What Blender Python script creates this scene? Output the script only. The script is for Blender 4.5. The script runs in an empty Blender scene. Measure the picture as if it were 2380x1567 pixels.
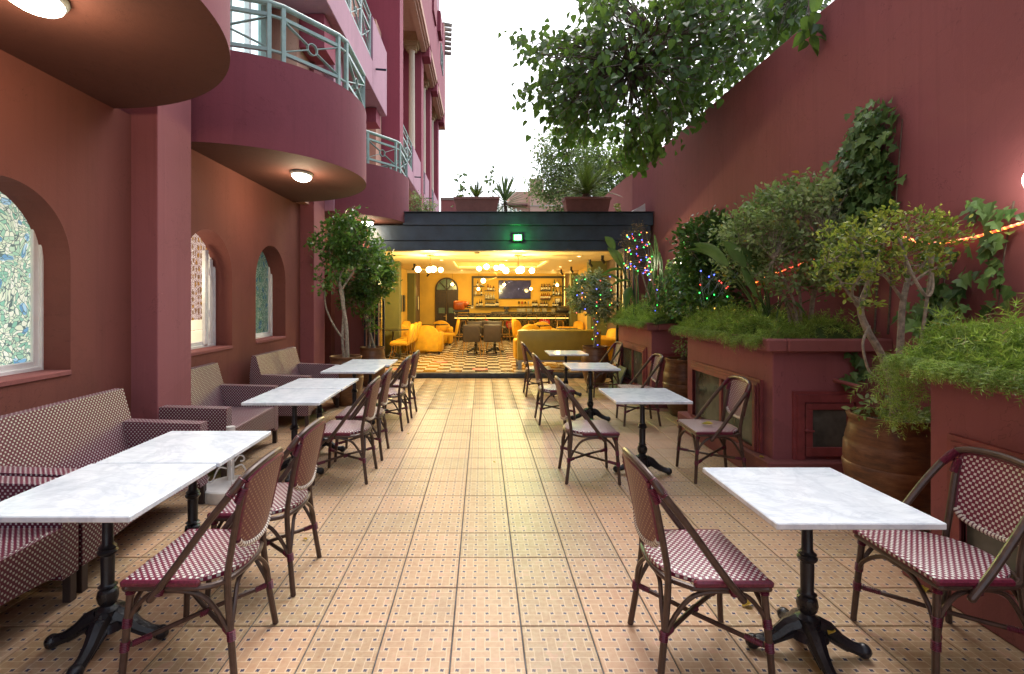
import bpy, math, random
import numpy as np
from mathutils import Vector, Matrix, Quaternion
random.seed(7); RNG = np.random.default_rng(7)
S = bpy.context.scene; C = S.collection; R = math.radians; PI = math.pi
# ------------------------------------------------------------ camera, sky, sun, exposure
cd = bpy.data.cameras.new('camera'); cam = bpy.data.objects.new('camera', cd); C.objects.link(cam)
cam.location = (0, 0, 1.59); cam.rotation_euler = (R(90), 0, 0)
cd.sensor_width = 36; cd.lens = 36*1175/2380; cd.shift_x = 69/2380; cd.shift_y = -84.5/2380
cd.clip_start = .05; cd.clip_end = 2000; S.camera = cam
W = bpy.data.worlds.new('World'); S.world = W; W.use_nodes = True
wn = W.node_tree; wn.nodes.clear()
sky = wn.nodes.new('ShaderNodeTexSky'); sky.sky_type = 'NISHITA'; sky.sun_disc = False
SUN_EL, SUN_AZ = 58, 20
sky.sun_elevation = R(SUN_EL); sky.sun_rotation = R(SUN_AZ); sky.dust_density = 4; sky.air_density = 1.0
hs = wn.nodes.new('ShaderNodeHueSaturation'); hs.inputs['Saturation'].default_value = .48; hs.inputs['Value'].default_value = 1.72
bg = wn.nodes.new('ShaderNodeBackground'); bg.inputs['Strength'].default_value = .15
wo = wn.nodes.new('ShaderNodeOutputWorld')
wn.links.new(sky.outputs[0], hs.inputs['Color']); wn.links.new(hs.outputs[0], bg.inputs['Color']); wn.links.new(bg.outputs[0], wo.inputs[0])
sd = bpy.data.lights.new('sun', 'SUN'); sd.energy = .28; sd.angle = R(40); sd.color = (1, .96, .9)
sun = bpy.data.objects.new('sun', sd); C.objects.link(sun)
az = R(SUN_AZ); sdir = Vector((math.sin(az)*math.cos(R(SUN_EL)), math.cos(az)*math.cos(R(SUN_EL)), math.sin(R(SUN_EL))))
sun.rotation_euler = sdir.to_track_quat('Z', 'Y').to_euler()
S.view_settings.view_transform = 'Standard'; S.view_settings.look = 'None'; S.view_settings.gamma = 1
S.view_settings.use_curve_mapping = False; S.view_settings.exposure = 0.80
S.render.engine = 'CYCLES'; cy = S.cycles; cy.use_denoising = True
try: cy.denoiser = 'OPENIMAGEDENOISE'
except Exception: pass
cy.max_bounces = 8; cy.diffuse_bounces = 4; cy.glossy_bounces = 4; cy.transmission_bounces = 6; cy.transparent_max_bounces = 12
cy.sample_clamp_indirect = 6; cy.caustics_reflective = False; cy.caustics_refractive = False

# ------------------------------------------------------------ helpers
def at(u, v, Y): return Vector(((u-1121)*Y/1175, Y, 1.59-(v-699)*Y/1175))   # surveyed photo point at depth Y
def tag(o, label=None, cat=None, group=None, kind=None):
    if label: o['label'] = label
    if cat: o['category'] = cat
    if group: o['group'] = group
    if kind: o['kind'] = kind
    return o
def empty(name, loc=(0,0,0), rz=0, parent=None):
    o = bpy.data.objects.new(name, None); C.objects.link(o); o.location = loc; o.rotation_euler = (0,0,rz)
    if parent: o.parent = parent
    o.empty_display_size = .1
    return o
def thing(name, label, cat, loc=(0,0,0), rz=0, group=None): return tag(empty(name, loc, rz), label, cat, group)
def kids(o): return [c for c in bpy.data.objects if c.parent == o]
def copy_tree(o, parent=None, _k=None):
    if _k is None:
        _k = {}
        for c in bpy.data.objects:
            if c.parent: _k.setdefault(c.parent.name, []).append(c)
    c = o.copy(); C.objects.link(c); c.parent = parent
    for ch in _k.get(o.name, []): copy_tree(ch, c, _k)
    return c
def rotz(p, a):
    c, s = math.cos(a), math.sin(a); return Vector((p[0]*c-p[1]*s, p[0]*s+p[1]*c, p[2]))
class MB:
    def __init__(s): s.v = []; s.f = []; s.m = []; s.M = None
    def add(s, vs, fs, mi=0):
        n = len(s.v)
        if s.M is not None: vs = [s.M @ Vector(p) for p in vs]
        s.v += [tuple(p) for p in vs]; s.f += [tuple(i+n for i in f) for f in fs]; s.m += [mi]*len(fs); return s
    def box(s, x0, x1, y0, y1, z0, z1, b=0, mi=0):
        if x0 > x1: x0, x1 = x1, x0
        if y0 > y1: y0, y1 = y1, y0
        if z0 > z1: z0, z1 = z1, z0
        if b <= 0:
            return s.add([(x0,y0,z0),(x1,y0,z0),(x1,y1,z0),(x0,y1,z0),(x0,y0,z1),(x1,y0,z1),(x1,y1,z1),(x0,y1,z1)],
                [(0,3,2,1),(4,5,6,7),(0,1,5,4),(1,2,6,5),(2,3,7,6),(3,0,4,7)], mi)
        b = min(b, (x1-x0)*.49, (y1-y0)*.49, (z1-z0)*.49)
        # chamfered box: 24 vertices
        c = [(x0,x1),(y0,y1),(z0,z1)]; vs = []; idx = {}
        for sx in (0,1):
            for sy in (0,1):
                for sz in (0,1):
                    sg = (sx,sy,sz)
                    for ax in range(3):
                        p = []
                        for k in range(3):
                            val = c[k][sg[k]]
                            if k != ax: val += b*(1 if sg[k] == 0 else -1)
                            p.append(val)
                        idx[(sg,ax)] = len(vs); vs.append(tuple(p))
        fs = []
        for ax in range(3):
            o1, o2 = [k for k in range(3) if k != ax]
            for sd_ in (0,1):
                q = []
                for (a_, b_) in ((0,0),(1,0),(1,1),(0,1)):
                    sg = [0,0,0]; sg[ax] = sd_; sg[o1] = a_; sg[o2] = b_; q.append(idx[(tuple(sg),ax)])
                flip = (sd_ == 0) != (ax == 1)
                fs.append(tuple(q[::-1]) if flip else tuple(q))
        for ax in range(3):          # edges along ax
            o1, o2 = [k for k in range(3) if k != ax]
            for a_ in (0,1):
                for b_ in (0,1):
                    lo = [0,0,0]; hi = [0,0,0]; lo[o1] = hi[o1] = a_; lo[o2] = hi[o2] = b_; hi[ax] = 1
                    q = (idx[(tuple(lo),o1)], idx[(tuple(hi),o1)], idx[(tuple(hi),o2)], idx[(tuple(lo),o2)])
                    fl = (a_ == b_) != (ax == 1)
                    fs.append(q if fl else q[::-1])
        for sg in [(x,y,z) for x in (0,1) for y in (0,1) for z in (0,1)]:
            q = tuple(idx[(sg,k)] for k in range(3)); fs.append(q if sum(sg) % 2 else q[::-1])
        return s.add(vs, fs, mi)
    def tube(s, path, r, seg=8, caps=True, closed=False, mi=0):
        P = [Vector(p) for p in path]; n = len(P)
        rr = list(r) if hasattr(r, '__len__') else [r]*n
        T = []
        for i in range(n):
            a = P[(i-1) % n] if (closed or i > 0) else P[i]; b = P[(i+1) % n] if (closed or i < n-1) else P[i]
            T.append((b-a).normalized() if (b-a).length > 1e-9 else Vector((0,0,1)))
        up = Vector((0,0,1)) if abs(T[0].z) < .9 else Vector((1,0,0))
        N = (up - T[0]*up.dot(T[0])).normalized(); vs = []
        for i in range(n):
            if i: N = (N - T[i]*N.dot(T[i])); N = N.normalized() if N.length > 1e-6 else T[i].orthogonal().normalized()
            B = T[i].cross(N)
            for k in range(seg):
                a = 2*PI*k/seg; vs.append(P[i] + (N*math.cos(a)+B*math.sin(a))*rr[i])
        fs = []
        for i in range(n if closed else n-1):
            j = (i+1) % n
            for k in range(seg):
                l = (k+1) % seg; fs.append((i*seg+k, i*seg+l, j*seg+l, j*seg+k))
        if caps and not closed:
            fs.append(tuple(range(seg))[::-1]); fs.append(tuple((n-1)*seg+k for k in range(seg)))
        return s.add(vs, fs, mi)
    def lathe(s, prof, cx=0, cy=0, seg=20, z0=0, mi=0, cap=True):
        vs = []; n = len(prof)
        for (r, z) in prof:
            for k in range(seg):
                a = 2*PI*k/seg; vs.append((cx+r*math.cos(a), cy+r*math.sin(a), z0+z))
        fs = []
        for i in range(n-1):
            for k in range(seg):
                l = (k+1) % seg; fs.append((i*seg+k, i*seg+l, (i+1)*seg+l, (i+1)*seg+k))
        if cap:
            if prof[0][0] > 1e-4: fs.append(tuple(range(seg))[::-1])
            if prof[-1][0] > 1e-4: fs.append(tuple((n-1)*seg+k for k in range(seg)))
        return s.add(vs, fs, mi)
    def prism(s, poly, d, axis='z', lo=0, mi=0):
        """polygon (2D, ccw) extruded along axis from lo to lo+d"""
        n = len(poly)
        def mk(a, b, t): return (a, b, t) if axis == 'z' else ((t, a, b) if axis == 'x' else (a, t, b))
        vs = [mk(a, b, lo) for a, b in poly] + [mk(a, b, lo+d) for a, b in poly]
        fs = [tuple(range(n))[::-1], tuple(range(n, 2*n))] + [(i, (i+1) % n, n+(i+1) % n, n+i) for i in range(n)]
        if axis == 'y': fs = [f[::-1] for f in fs]
        return s.add(vs, fs, mi)
    def sphere(s, c, r, seg=12, rings=8, mi=0, sc=(1,1,1)):
        vs = [(c[0], c[1], c[2]-r*sc[2])]
        for i in range(1, rings):
            a = -PI/2+PI*i/rings
            for k in range(seg):
                b = 2*PI*k/seg; vs.append((c[0]+r*sc[0]*math.cos(a)*math.cos(b), c[1]+r*sc[1]*math.cos(a)*math.sin(b), c[2]+r*sc[2]*math.sin(a)))
        vs.append((c[0], c[1], c[2]+r*sc[2])); fs = []
        for k in range(seg): fs.append((0, 1+(k+1) % seg, 1+k))
        for i in range(rings-2):
            for k in range(seg):
                l = (k+1) % seg; a = 1+i*seg; fs.append((a+k, a+l, a+seg+l, a+seg+k))
        a = 1+(rings-2)*seg
        for k in range(seg): fs.append((a+k, a+(k+1) % seg, len(vs)-1))
        return s.add(vs, fs, mi)
    def build(s, name, mats, parent=None, uv=None, loc=None, smooth=32):
        me = bpy.data.meshes.new(name); me.from_pydata(s.v, [], s.f)
        mats = mats if isinstance(mats, (list, tuple)) else [mats]
        for m in mats: me.materials.append(m)
        if len(mats) > 1: me.polygons.foreach_set('material_index', s.m)
        if uv == 'box':
            ul = me.uv_layers.new(name='UVMap'); co = me.vertices; me.update()
            for p in me.polygons:
                n = p.normal; ax = max(range(3), key=lambda k: abs(n[k]))
                for li in p.loop_indices:
                    q = co[me.loops[li].vertex_index].co
                    ul.data[li].uv = (q.y, q.z) if ax == 0 else ((q.x, q.z) if ax == 1 else (q.x, q.y))
        if smooth:
            me.shade_smooth(); me.set_sharp_from_angle(angle=R(smooth))
        me.validate(); me.update()
        o = bpy.data.objects.new(name, me); C.objects.link(o)
        if parent: o.parent = parent
        if loc: o.location = loc
        return o
def share(o, loc, rz=0, parent=None, name=None):
    c = o.copy(); C.objects.link(c); c.location = loc; c.rotation_euler = (0,0,rz)
    if parent is not None: c.parent = parent
    if name: c.name = name
    return c
# ------------------------------------------------------------ materials
class NT:
    def __init__(s, m): s.nt = m.node_tree; s.m = m
    def node(s, t, **kw):
        n = s.nt.nodes.new(t)
        for k, v in kw.items(): setattr(n, k, v)
        return n
    def put(s, sock, v):
        if hasattr(v, 'is_output') or isinstance(v, bpy.types.NodeSocket): s.nt.links.new(v, sock)
        else:
            if hasattr(sock.default_value, '__len__') and not hasattr(v, '__len__'): v = (v,)*len(sock.default_value)
            if hasattr(v, '__len__') and len(sock.default_value) == 4 and len(v) == 3: v = (*v, 1)
            sock.default_value = v
    def math(s, op, a, b=0, c=0):
        n = s.node('ShaderNodeMath', operation=op); s.put(n.inputs[0], a); s.put(n.inputs[1], b)
        if op in ('MULTIPLY_ADD', 'WRAP', 'COMPARE', 'SMOOTH_MIN'): s.put(n.inputs[2], c)
        return n.outputs[0]
    def mix(s, f, a, b, blend='MIX'):
        n = s.node('ShaderNodeMix', data_type='RGBA', blend_type=blend); s.put(n.inputs[0], f); s.put(n.inputs[6], a); s.put(n.inputs[7], b); return n.outputs[2]
    def noise(s, vec=None, scale=5, detail=3, rough=.5, dist=0):
        n = s.node('ShaderNodeTexNoise'); n.inputs['Scale'].default_value = scale; n.inputs['Detail'].default_value = detail
        n.inputs['Roughness'].default_value = rough; n.inputs['Distortion'].default_value = dist
        if vec is not None: s.nt.links.new(vec, n.inputs['Vector'])
        return n.outputs['Fac']
    def ramp(s, f, stops):
        n = s.node('ShaderNodeValToRGB'); e = n.color_ramp.elements
        while len(e) < len(stops): e.new(.5)
        for i, (p, c) in enumerate(stops): e[i].position = p; e[i].color = (*c, 1) if len(c) == 3 else c
        s.put(n.inputs[0], f); return n.outputs[0]
    def obj(s): return s.node('ShaderNodeTexCoord').outputs['Object']
    def pos(s): return s.node('ShaderNodeNewGeometry').outputs['Position']
    def uv(s): return s.node('ShaderNodeTexCoord').outputs['UV']
    def mapv(s, vec, scale=(1,1,1), loc=(0,0,0)):
        n = s.node('ShaderNodeMapping'); n.inputs['Scale'].default_value = scale; n.inputs['Location'].default_value = loc; s.nt.links.new(vec, n.inputs['Vector']); return n.outputs[0]
    def sep(s, vec):
        n = s.node('ShaderNodeSeparateXYZ'); s.nt.links.new(vec, n.inputs[0]); return n.outputs
    def bump(s, h, strength=.3, dist=.01):
        n = s.node('ShaderNodeBump'); n.inputs['Strength'].default_value = strength; n.inputs['Distance'].default_value = dist; s.put(n.inputs['Height'], h); return n.outputs[0]
def newmat(name, color=(.5,.5,.5), rough=.6, metal=0, spec=.5, coat=0):
    m = bpy.data.materials.new(name); m.use_nodes = True; t = NT(m); b = m.node_tree.nodes['Principled BSDF']; t.b = b
    b.inputs['Base Color'].default_value = (*color, 1); b.inputs['Roughness'].default_value = rough; b.inputs['Metallic'].default_value = metal
    b.inputs['Specular IOR Level'].default_value = spec; b.inputs['Coat Weight'].default_value = coat
    return m, t
def mat(name, color, rough=.6, metal=0, var=.12, scale=6, bump=0, bscale=60, spec=.5, coat=0, emit=None, es=0):
    m, t = newmat(name, color, rough, metal, spec, coat)
    if var:
        p = t.obj(); f = t.noise(p, scale, 4, .6)
        lo = tuple(c*(1-var*1.6) for c in color); hi = tuple(min(1, c*(1+var*1.3)) for c in color)
        t.put(t.b.inputs['Base Color'], t.ramp(f, [(.3, lo), (.7, hi)]))
        t.put(t.b.inputs['Roughness'], t.math('MULTIPLY_ADD', f, .25, rough-.12))
    if bump: t.put(t.b.inputs['Normal'], t.bump(t.noise(t.obj(), bscale, 3, .6), bump, .01))
    if emit: t.b.inputs['Emission Color'].default_value = (*emit, 1); t.b.inputs['Emission Strength'].default_value = es
    return m
def stucco(name, color, stain=.35, streak=True):
    m, t = newmat(name, color, .85, 0, .3)
    p = t.pos(); big = t.noise(p, .55, 4, .6); mid = t.noise(p, 3.5, 5, .65); fine = t.noise(p, 90, 3, .6)
    c = t.mix(t.math('MULTIPLY', t.math('SUBTRACT', big, .3), 1.1), tuple(x*(1-stain*.55) for x in color), tuple(min(1, x*1.12) for x in color))
    c = t.mix(t.math('MULTIPLY', mid, .3), c, tuple(x*.72 for x in color))
    dk = t.noise(t.mapv(p, (9, 9, .28), (2,7,3)), 1.6, 5, .65); c = t.mix(t.math('MULTIPLY', t.math('MAXIMUM', t.math('SUBTRACT', dk, .52), 0), 1.1), c, tuple(x*.45 for x in color))
    if streak:
        st = t.noise(t.mapv(p, (6, 6, .35)), 2.2, 4, .6)
        c = t.mix(t.math('MULTIPLY', t.math('GREATER_THAN', st, .63), .045), c, tuple(min(1, x*1.5+.02) for x in color))
        sp = t.noise(p, 14, 2, .4); c = t.mix(t.math('MULTIPLY', t.math('GREATER_THAN', sp, .80), .25), c, tuple(min(1, x*1.7+.05) for x in color))
    patch = t.noise(t.mapv(p, (1,1,.7), (3,5,1)), 1.3, 6, .7, .6); c = t.mix(t.math('MULTIPLY', t.math('GREATER_THAN', patch, .57), .16), c, tuple(x*.6 for x in color))
    zz = t.sep(p)[2]; low = t.math('MULTIPLY', t.math('LESS_THAN', zz, t.math('MULTIPLY_ADD', patch, 1.6, -.35)), t.math('MULTIPLY', t.noise(t.mapv(p, (5,5,2)), 3, 5, .7), .42))
    c = t.mix(low, c, tuple(x*.42+.012 for x in color))
    cr = t.math('ABSOLUTE', t.math('SUBTRACT', t.noise(p, .9, 6, .62, .8), .5)); c = t.mix(t.math('MULTIPLY', t.math('LESS_THAN', cr, .0011), .4), c, tuple(x*.3 for x in color))
    t.put(t.b.inputs['Base Color'], c)
    h = t.math('ADD', t.math('MULTIPLY', fine, .35), t.math('MULTIPLY', mid, 1.0))
    t.put(t.b.inputs['Normal'], t.bump(h, .28, .012))
    return m
def leafmat(name, dark, light, rough=.45, tr=.35, tip=None):
    m = bpy.data.materials.new(name); m.use_nodes = True; t = NT(m); nt = m.node_tree; b = nt.nodes['Principled BSDF']
    g = t.node('ShaderNodeNewGeometry'); oi = t.node('ShaderNodeObjectInfo')
    f = t.math('FRACT', t.math('ADD', g.outputs['Random Per Island'], oi.outputs['Random']))
    stops = [(0, dark), (.75, light)]
    if tip: stops.append((.975, light)); stops.append((.985, tip))
    c = t.ramp(f, stops); nz_ = t.noise(t.pos(), 4.5, 3, .6); c = t.mix(1, c, t.ramp(nz_, [(.32, (.55,.6,.55)), (.68, (1.35,1.25,1.2))]), 'MULTIPLY'); t.put(b.inputs['Base Color'], c); b.inputs['Roughness'].default_value = rough
    b.inputs['Specular IOR Level'].default_value = .4
    tl = t.node('ShaderNodeBsdfTranslucent'); t.put(tl.inputs[0], t.mix(.5, c, (.25,.4,.05)))
    ms = t.node('ShaderNodeMixShader'); ms.inputs[0].default_value = tr
    nt.links.new(b.outputs[0], ms.inputs[1]); nt.links.new(tl.outputs[0], ms.inputs[2]); nt.links.new(ms.outputs[0], nt.nodes['Material Output'].inputs[0])
    return m
def emis(name, col, st):
    m, t = newmat(name, (.8,.8,.8), .5); t.b.inputs['Emission Color'].default_value = (*col, 1); t.b.inputs['Emission Strength'].default_value = st; return m
RED = (.325, .112, .124)
M = dict(
 wall=stucco('oxblood_stucco', RED), wallL=stucco('oxblood_stucco_shade_in_colour', (.218,.070,.054), streak=False), soffit=stucco('dark_brown_soffit', (.105,.036,.026), streak=False), balc=stucco('balcony_stucco', (.25,.068,.088), .3, False),  # wallL: oxblood with shade mixed into its colour; soffit a darker brown
 wallfar=stucco('pale_pink_stucco', (.45,.2,.19), .5), skylit=stucco('sky_lit_oxblood_stucco', (.50,.27,.34), .25), salmon=stucco('salmon_stucco', (.62,.36,.27), .2, False),  # parapet rose is oxblood with bright sky light put into its colour
 pier=stucco('crimson_stucco', (.35,.08,.115), .25), cream=stucco('cream_stone', (.80,.68,.54), .3, False), capst=stucco('capital_stone', (.5,.35,.2), .3, False),
 lip=stucco('planter_lip_stucco', (.30,.105,.10)), plinth=stucco('planter_plinth_stucco', (.29,.10,.10)),
 rail=mat('sage_green_paint', (.27,.40,.37), .45, var=.12, scale=9), navy=mat('navy_fascia_paint', (.032,.054,.088), .5, var=.25, scale=4, bump=.12, bscale=35),
 navyf=mat('navy_frame_metal', (.02,.03,.05), .35, .3), step=mat('dark_step_stone', (.045,.05,.06), .4, var=.4, scale=8),
 iron=mat('black_cast_iron', (.009,.009,.013), .3, 0, var=.3, bump=.25, bscale=90), tube=mat('brown_cane_tube', (.075,.045,.034), .35, .15, var=.2, scale=25),
 bind=mat('burgundy_binding', (.125,.014,.035), .35, var=.25, scale=80), pvc=mat('white_frame_upvc', (.80,.80,.78), .4, var=.06), soil=mat('potting_soil', (.035,.024,.016), .95, var=.4, bump=.6),
 bark=mat('pale_grey_bark', (.27,.23,.18), .85, var=.3, scale=30, bump=.5, bscale=60), barkd=mat('brown_grey_bark', (.13,.10,.08), .9, var=.3, scale=30, bump=.5, bscale=60),
 whitem=mat('white_enamel', (.62,.62,.6), .4, var=.08), sofaleg=mat('dark_sofa_leg', (.045,.028,.024), .5), lampm=mat('lamp_rim_grey', (.35,.36,.36), .5),
 terra=mat('plastic_terracotta', (.27,.12,.10), .6, var=.15, scale=4), mull=mat('oxblood_woodwork', (.235,.055,.058), .5, var=.15, scale=10, bump=.1),
 black=mat('black_plastic', (.012,.012,.013), .35), glassd=mat('dusty_window_glass', (.10,.105,.09), .22, var=.45, scale=2.5), board=mat('weathered_green_board', (.14,.17,.14), .7, var=.45, scale=5),
 brass=mat('brass', (.55,.36,.12), .28, .9, var=.05), gold=mat('gold_leg_metal', (.45,.27,.08), .35, .8, var=.05),
)
def wood_pot():
    m, t = newmat('glazed_brown_clay', (.13,.06,.028), .38, 0, .5)
    p = t.obj(); a = t.noise(t.mapv(p, (3,3,14)), 3, 5, .65); b2 = t.noise(p, 9, 4, .6)
    c = t.ramp(t.math('ADD', t.math('MULTIPLY', a, .6), t.math('MULTIPLY', b2, .4)), [(.33, (.06,.028,.016)), (.55, (.16,.073,.03)), (.78, (.26,.14,.07))])
    t.put(t.b.inputs['Base Color'], c); t.put(t.b.inputs['Roughness'], t.math('MULTIPLY_ADD', b2, .3, .25)); t.put(t.b.inputs['Normal'], t.bump(a, .2, .006)); return m
M['pot'] = wood_pot()
def marble(name='carrara_marble'):
    m, t = newmat(name, (.8,.8,.82), .09, 0, .5)
    oi = t.node('ShaderNodeObjectInfo'); p = t.node('ShaderNodeVectorMath', operation='ADD'); t.put(p.inputs[0], t.obj())
    cmb = t.node('ShaderNodeCombineXYZ'); t.put(cmb.inputs[0], t.math('MULTIPLY', oi.outputs['Random'], 20)); t.put(cmb.inputs[1], t.math('MULTIPLY', oi.outputs['Random'], 7)); t.nt.links.new(cmb.outputs[0], p.inputs[1])
    n1 = t.noise(p.outputs[0], 2.2, 6, .6, 1.6); n2 = t.noise(p.outputs[0], 5, 5, .6, .8); n3 = t.noise(t.mapv(p.outputs[0], (1.2,3.2,1)), 1.6, 6, .62, 2.2)
    vein = t.math('SUBTRACT', 1, t.math('MULTIPLY', t.math('ABSOLUTE', t.math('SUBTRACT', n1, .5)), 16)); vein = t.math('MAXIMUM', vein, 0)
    vein2 = t.math('MAXIMUM', t.math('SUBTRACT', 1, t.math('MULTIPLY', t.math('ABSOLUTE', t.math('SUBTRACT', n3, .52)), 26)), 0)
    c = t.ramp(n2, [(.3, (.62,.69,.76)), (.55, (.72,.78,.84)), (.75, (.76,.82,.87))])
    c = t.mix(t.math('MULTIPLY', vein, .2), c, (.24,.30,.40)); c = t.mix(t.math('MULTIPLY', vein2, .22), c, (.32,.38,.48)); t.put(t.b.inputs['Base Color'], c)
    t.put(t.b.inputs['Roughness'], t.math('MULTIPLY_ADD', n2, .14, .05)); return m
M['marble'] = marble()
def weave(name, white=(.74,.76,.70), base=(.125,.008,.032), pu=.0265, pv=.0155, w=.225, wv=.35):
    m, t = newmat(name, base, .42, 0, .5); x, y, z = t.sep(t.uv())
    b = t.math('DIVIDE', y, pv); row = t.math('FLOOR', b); odd = t.math('MODULO', t.math('ABSOLUTE', row), 2)
    a = t.math('ADD', t.math('DIVIDE', x, pu), t.math('MULTIPLY', odd, .5)); fa = t.math('ABSOLUTE', t.math('SUBTRACT', t.math('FRACT', a), .5)); fb = t.math('ABSOLUTE', t.math('SUBTRACT', t.math('FRACT', b), .5))
    dot = t.math('MULTIPLY', t.math('LESS_THAN', fa, w), t.math('LESS_THAN', fb, wv))
    strand = t.math('ABSOLUTE', t.math('SUBTRACT', t.math('FRACT', t.math('DIVIDE', x, pu/4)), .5))
    n = t.noise(t.uv(), 40, 3, .6); wc = t.mix(n, tuple(c*.72 for c in white), white)
    bc = t.mix(strand, tuple(c*1.5 for c in base), tuple(c*.5 for c in base))
    t.put(t.b.inputs['Base Color'], t.mix(dot, bc, wc))
    h = t.math('ADD', t.math('MULTIPLY', dot, 1), t.math('MULTIPLY', strand, -.7)); t.put(t.b.inputs['Normal'], t.bump(h, .5, .003)); return m
M['weave'] = weave('burgundy_white_weave'); M['weaveb'] = weave('burgundy_tan_weave_reverse', (.36,.21,.12), (.105,.018,.022), w=.20, wv=.24)
M['weaves'] = weave('burgundy_white_sofa_weave', (.58,.62,.60), (.085,.007,.026), .028, .0155, .18, .30)
def striped():
    m, t = newmat('striped_binding', (.1,.02,.03), .4); x, y, z = t.sep(t.uv())
    t.put(t.b.inputs['Base Color'], t.mix(t.math('LESS_THAN', t.math('FRACT', t.math('DIVIDE', x, .017)), .6), (.1,.016,.035), (.62,.6,.52))); return m
M['stripe'] = striped()
def tile_mat():
    m, t = newmat('peach_basketweave_glazed_tile', (.6,.4,.25), .3, 0, .5)
    x, y, z = t.sep(t.uv()); a = t.math('SUBTRACT', t.math('MULTIPLY', x, 5), .5); b = t.math('SUBTRACT', t.math('MULTIPLY', y, 5), .5)
    par = t.math('MODULO', t.math('ABSOLUTE', t.math('ADD', t.math('FLOOR', a), t.math('FLOOR', b))), 2)
    A0 = t.math('ABSOLUTE', t.math('SUBTRACT', t.math('FRACT', b), .5)); B0 = t.math('ABSOLUTE', t.math('SUBTRACT', t.math('FRACT', a), .5))
    d = t.math('SUBTRACT', B0, A0); A = t.math('ADD', A0, t.math('MULTIPLY', par, d)); B = t.math('SUBTRACT', B0, t.math('MULTIPLY', par, d))
    out = t.math('GREATER_THAN', A, .31)
    l1 = t.math('LESS_THAN', t.math('ABSOLUTE', t.math('SUBTRACT', A, .31)), .03); l2 = t.math('MULTIPLY', out, t.math('LESS_THAN', t.math('ABSOLUTE', t.math('SUBTRACT', B, .31)), .03))
    corner = t.math('MULTIPLY', out, t.math('GREATER_THAN', B, .31)); line = t.math('MAXIMUM', t.math('MAXIMUM', l1, l2), corner)
    dot = t.math('MULTIPLY', t.math('GREATER_THAN', A, .395), t.math('GREATER_THAN', B, .37))
    cx = t.math('LESS_THAN', t.math('ABSOLUTE', t.math('SUBTRACT', x, .5)), .46); cyy = t.math('LESS_THAN', t.math('ABSOLUTE', t.math('SUBTRACT', y, .5)), .46)
    dot = t.math('MULTIPLY', dot, t.math('MULTIPLY', cx, cyy))
    p = t.pos(); n1 = t.noise(p, 9, 4, .6); n2 = t.noise(p, 38, 4, .65); n3 = t.noise(p, .7, 3, .5)
    g = t.node('ShaderNodeNewGeometry'); oi = t.node('ShaderNodeObjectInfo'); rnd = t.math('FRACT', t.math('ADD', g.outputs['Random Per Island'], oi.outputs['Random']))
    c = t.ramp(t.math('ADD', t.math('MULTIPLY', n2, .6), t.math('MULTIPLY', n1, .4)), [(.36, (.29,.165,.085)), (.5, (.365,.252,.138)), (.66, (.42,.335,.21))])
    c = t.mix(t.math('MULTIPLY', rnd, .5), c, (.60,.33,.20)); c = t.mix(t.math('MULTIPLY', t.math('GREATER_THAN', n1, .62), .3), c, (.56,.25,.19))
    c = t.mix(t.math('MULTIPLY', line, .5), c, (.70,.56,.39)); c = t.mix(dot, c, (.02,.02,.075))
    c = t.mix(t.math('MULTIPLY', t.math('SUBTRACT', n3, .42), .9), c, (.46,.35,.25))
    n4 = t.noise(p, 2.6, 6, .7, .5); c = t.mix(t.math('MULTIPLY', t.math('GREATER_THAN', n4, .55), .12), c, (.2,.14,.10)); sp = t.noise(p, 120, 2, .5); c = t.mix(t.math('MULTIPLY', t.math('GREATER_THAN', sp, .73), .5), c, (.16,.11,.08))
    t.put(t.b.inputs['Base Color'], c)
    t.put(t.b.inputs['Roughness'], t.math('ADD', t.math('MULTIPLY_ADD', n2, .24, .30), t.math('MULTIPLY', line, .12)))
    t.put(t.b.inputs['Normal'], t.bump(t.math('ADD', t.math('MULTIPLY', line, -.35), t.math('MULTIPLY', n1, .8)), .22, .003)); return m
M['tile'] = tile_mat(); M['grout'] = mat('grey_floor_grout', (.095,.10,.105), .9, var=.4, scale=12, bump=.3)
def checker(name, a, b, nz):
    m, t = newmat(name, a, .14, 0, .5); p = t.pos(); n = t.noise(p, 7, 6, .65, 1.8)
    oi = t.node('ShaderNodeObjectInfo')
    v = t.math('MAXIMUM', t.math('SUBTRACT', 1, t.math('MULTIPLY', t.math('ABSOLUTE', t.math('SUBTRACT', n, .5)), 22)), 0)
    c = t.ramp(n, [(.3, tuple(k*.8 for k in a)), (.7, tuple(min(1, k*1.1) for k in a))]); t.put(t.b.inputs['Base Color'], t.mix(t.math('MULTIPLY', v, nz), c, b)); return m
M['ck_w'] = checker('cream_marble_tile', (.80,.72,.60), (.45,.33,.2), .4); M['ck_d'] = checker('brown_marble_tile', (.095,.058,.035), (.5,.36,.2), .45)
M['barmarble'] = checker('black_marble_counter', (.022,.022,.02), (.3,.25,.12), .7)
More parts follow.
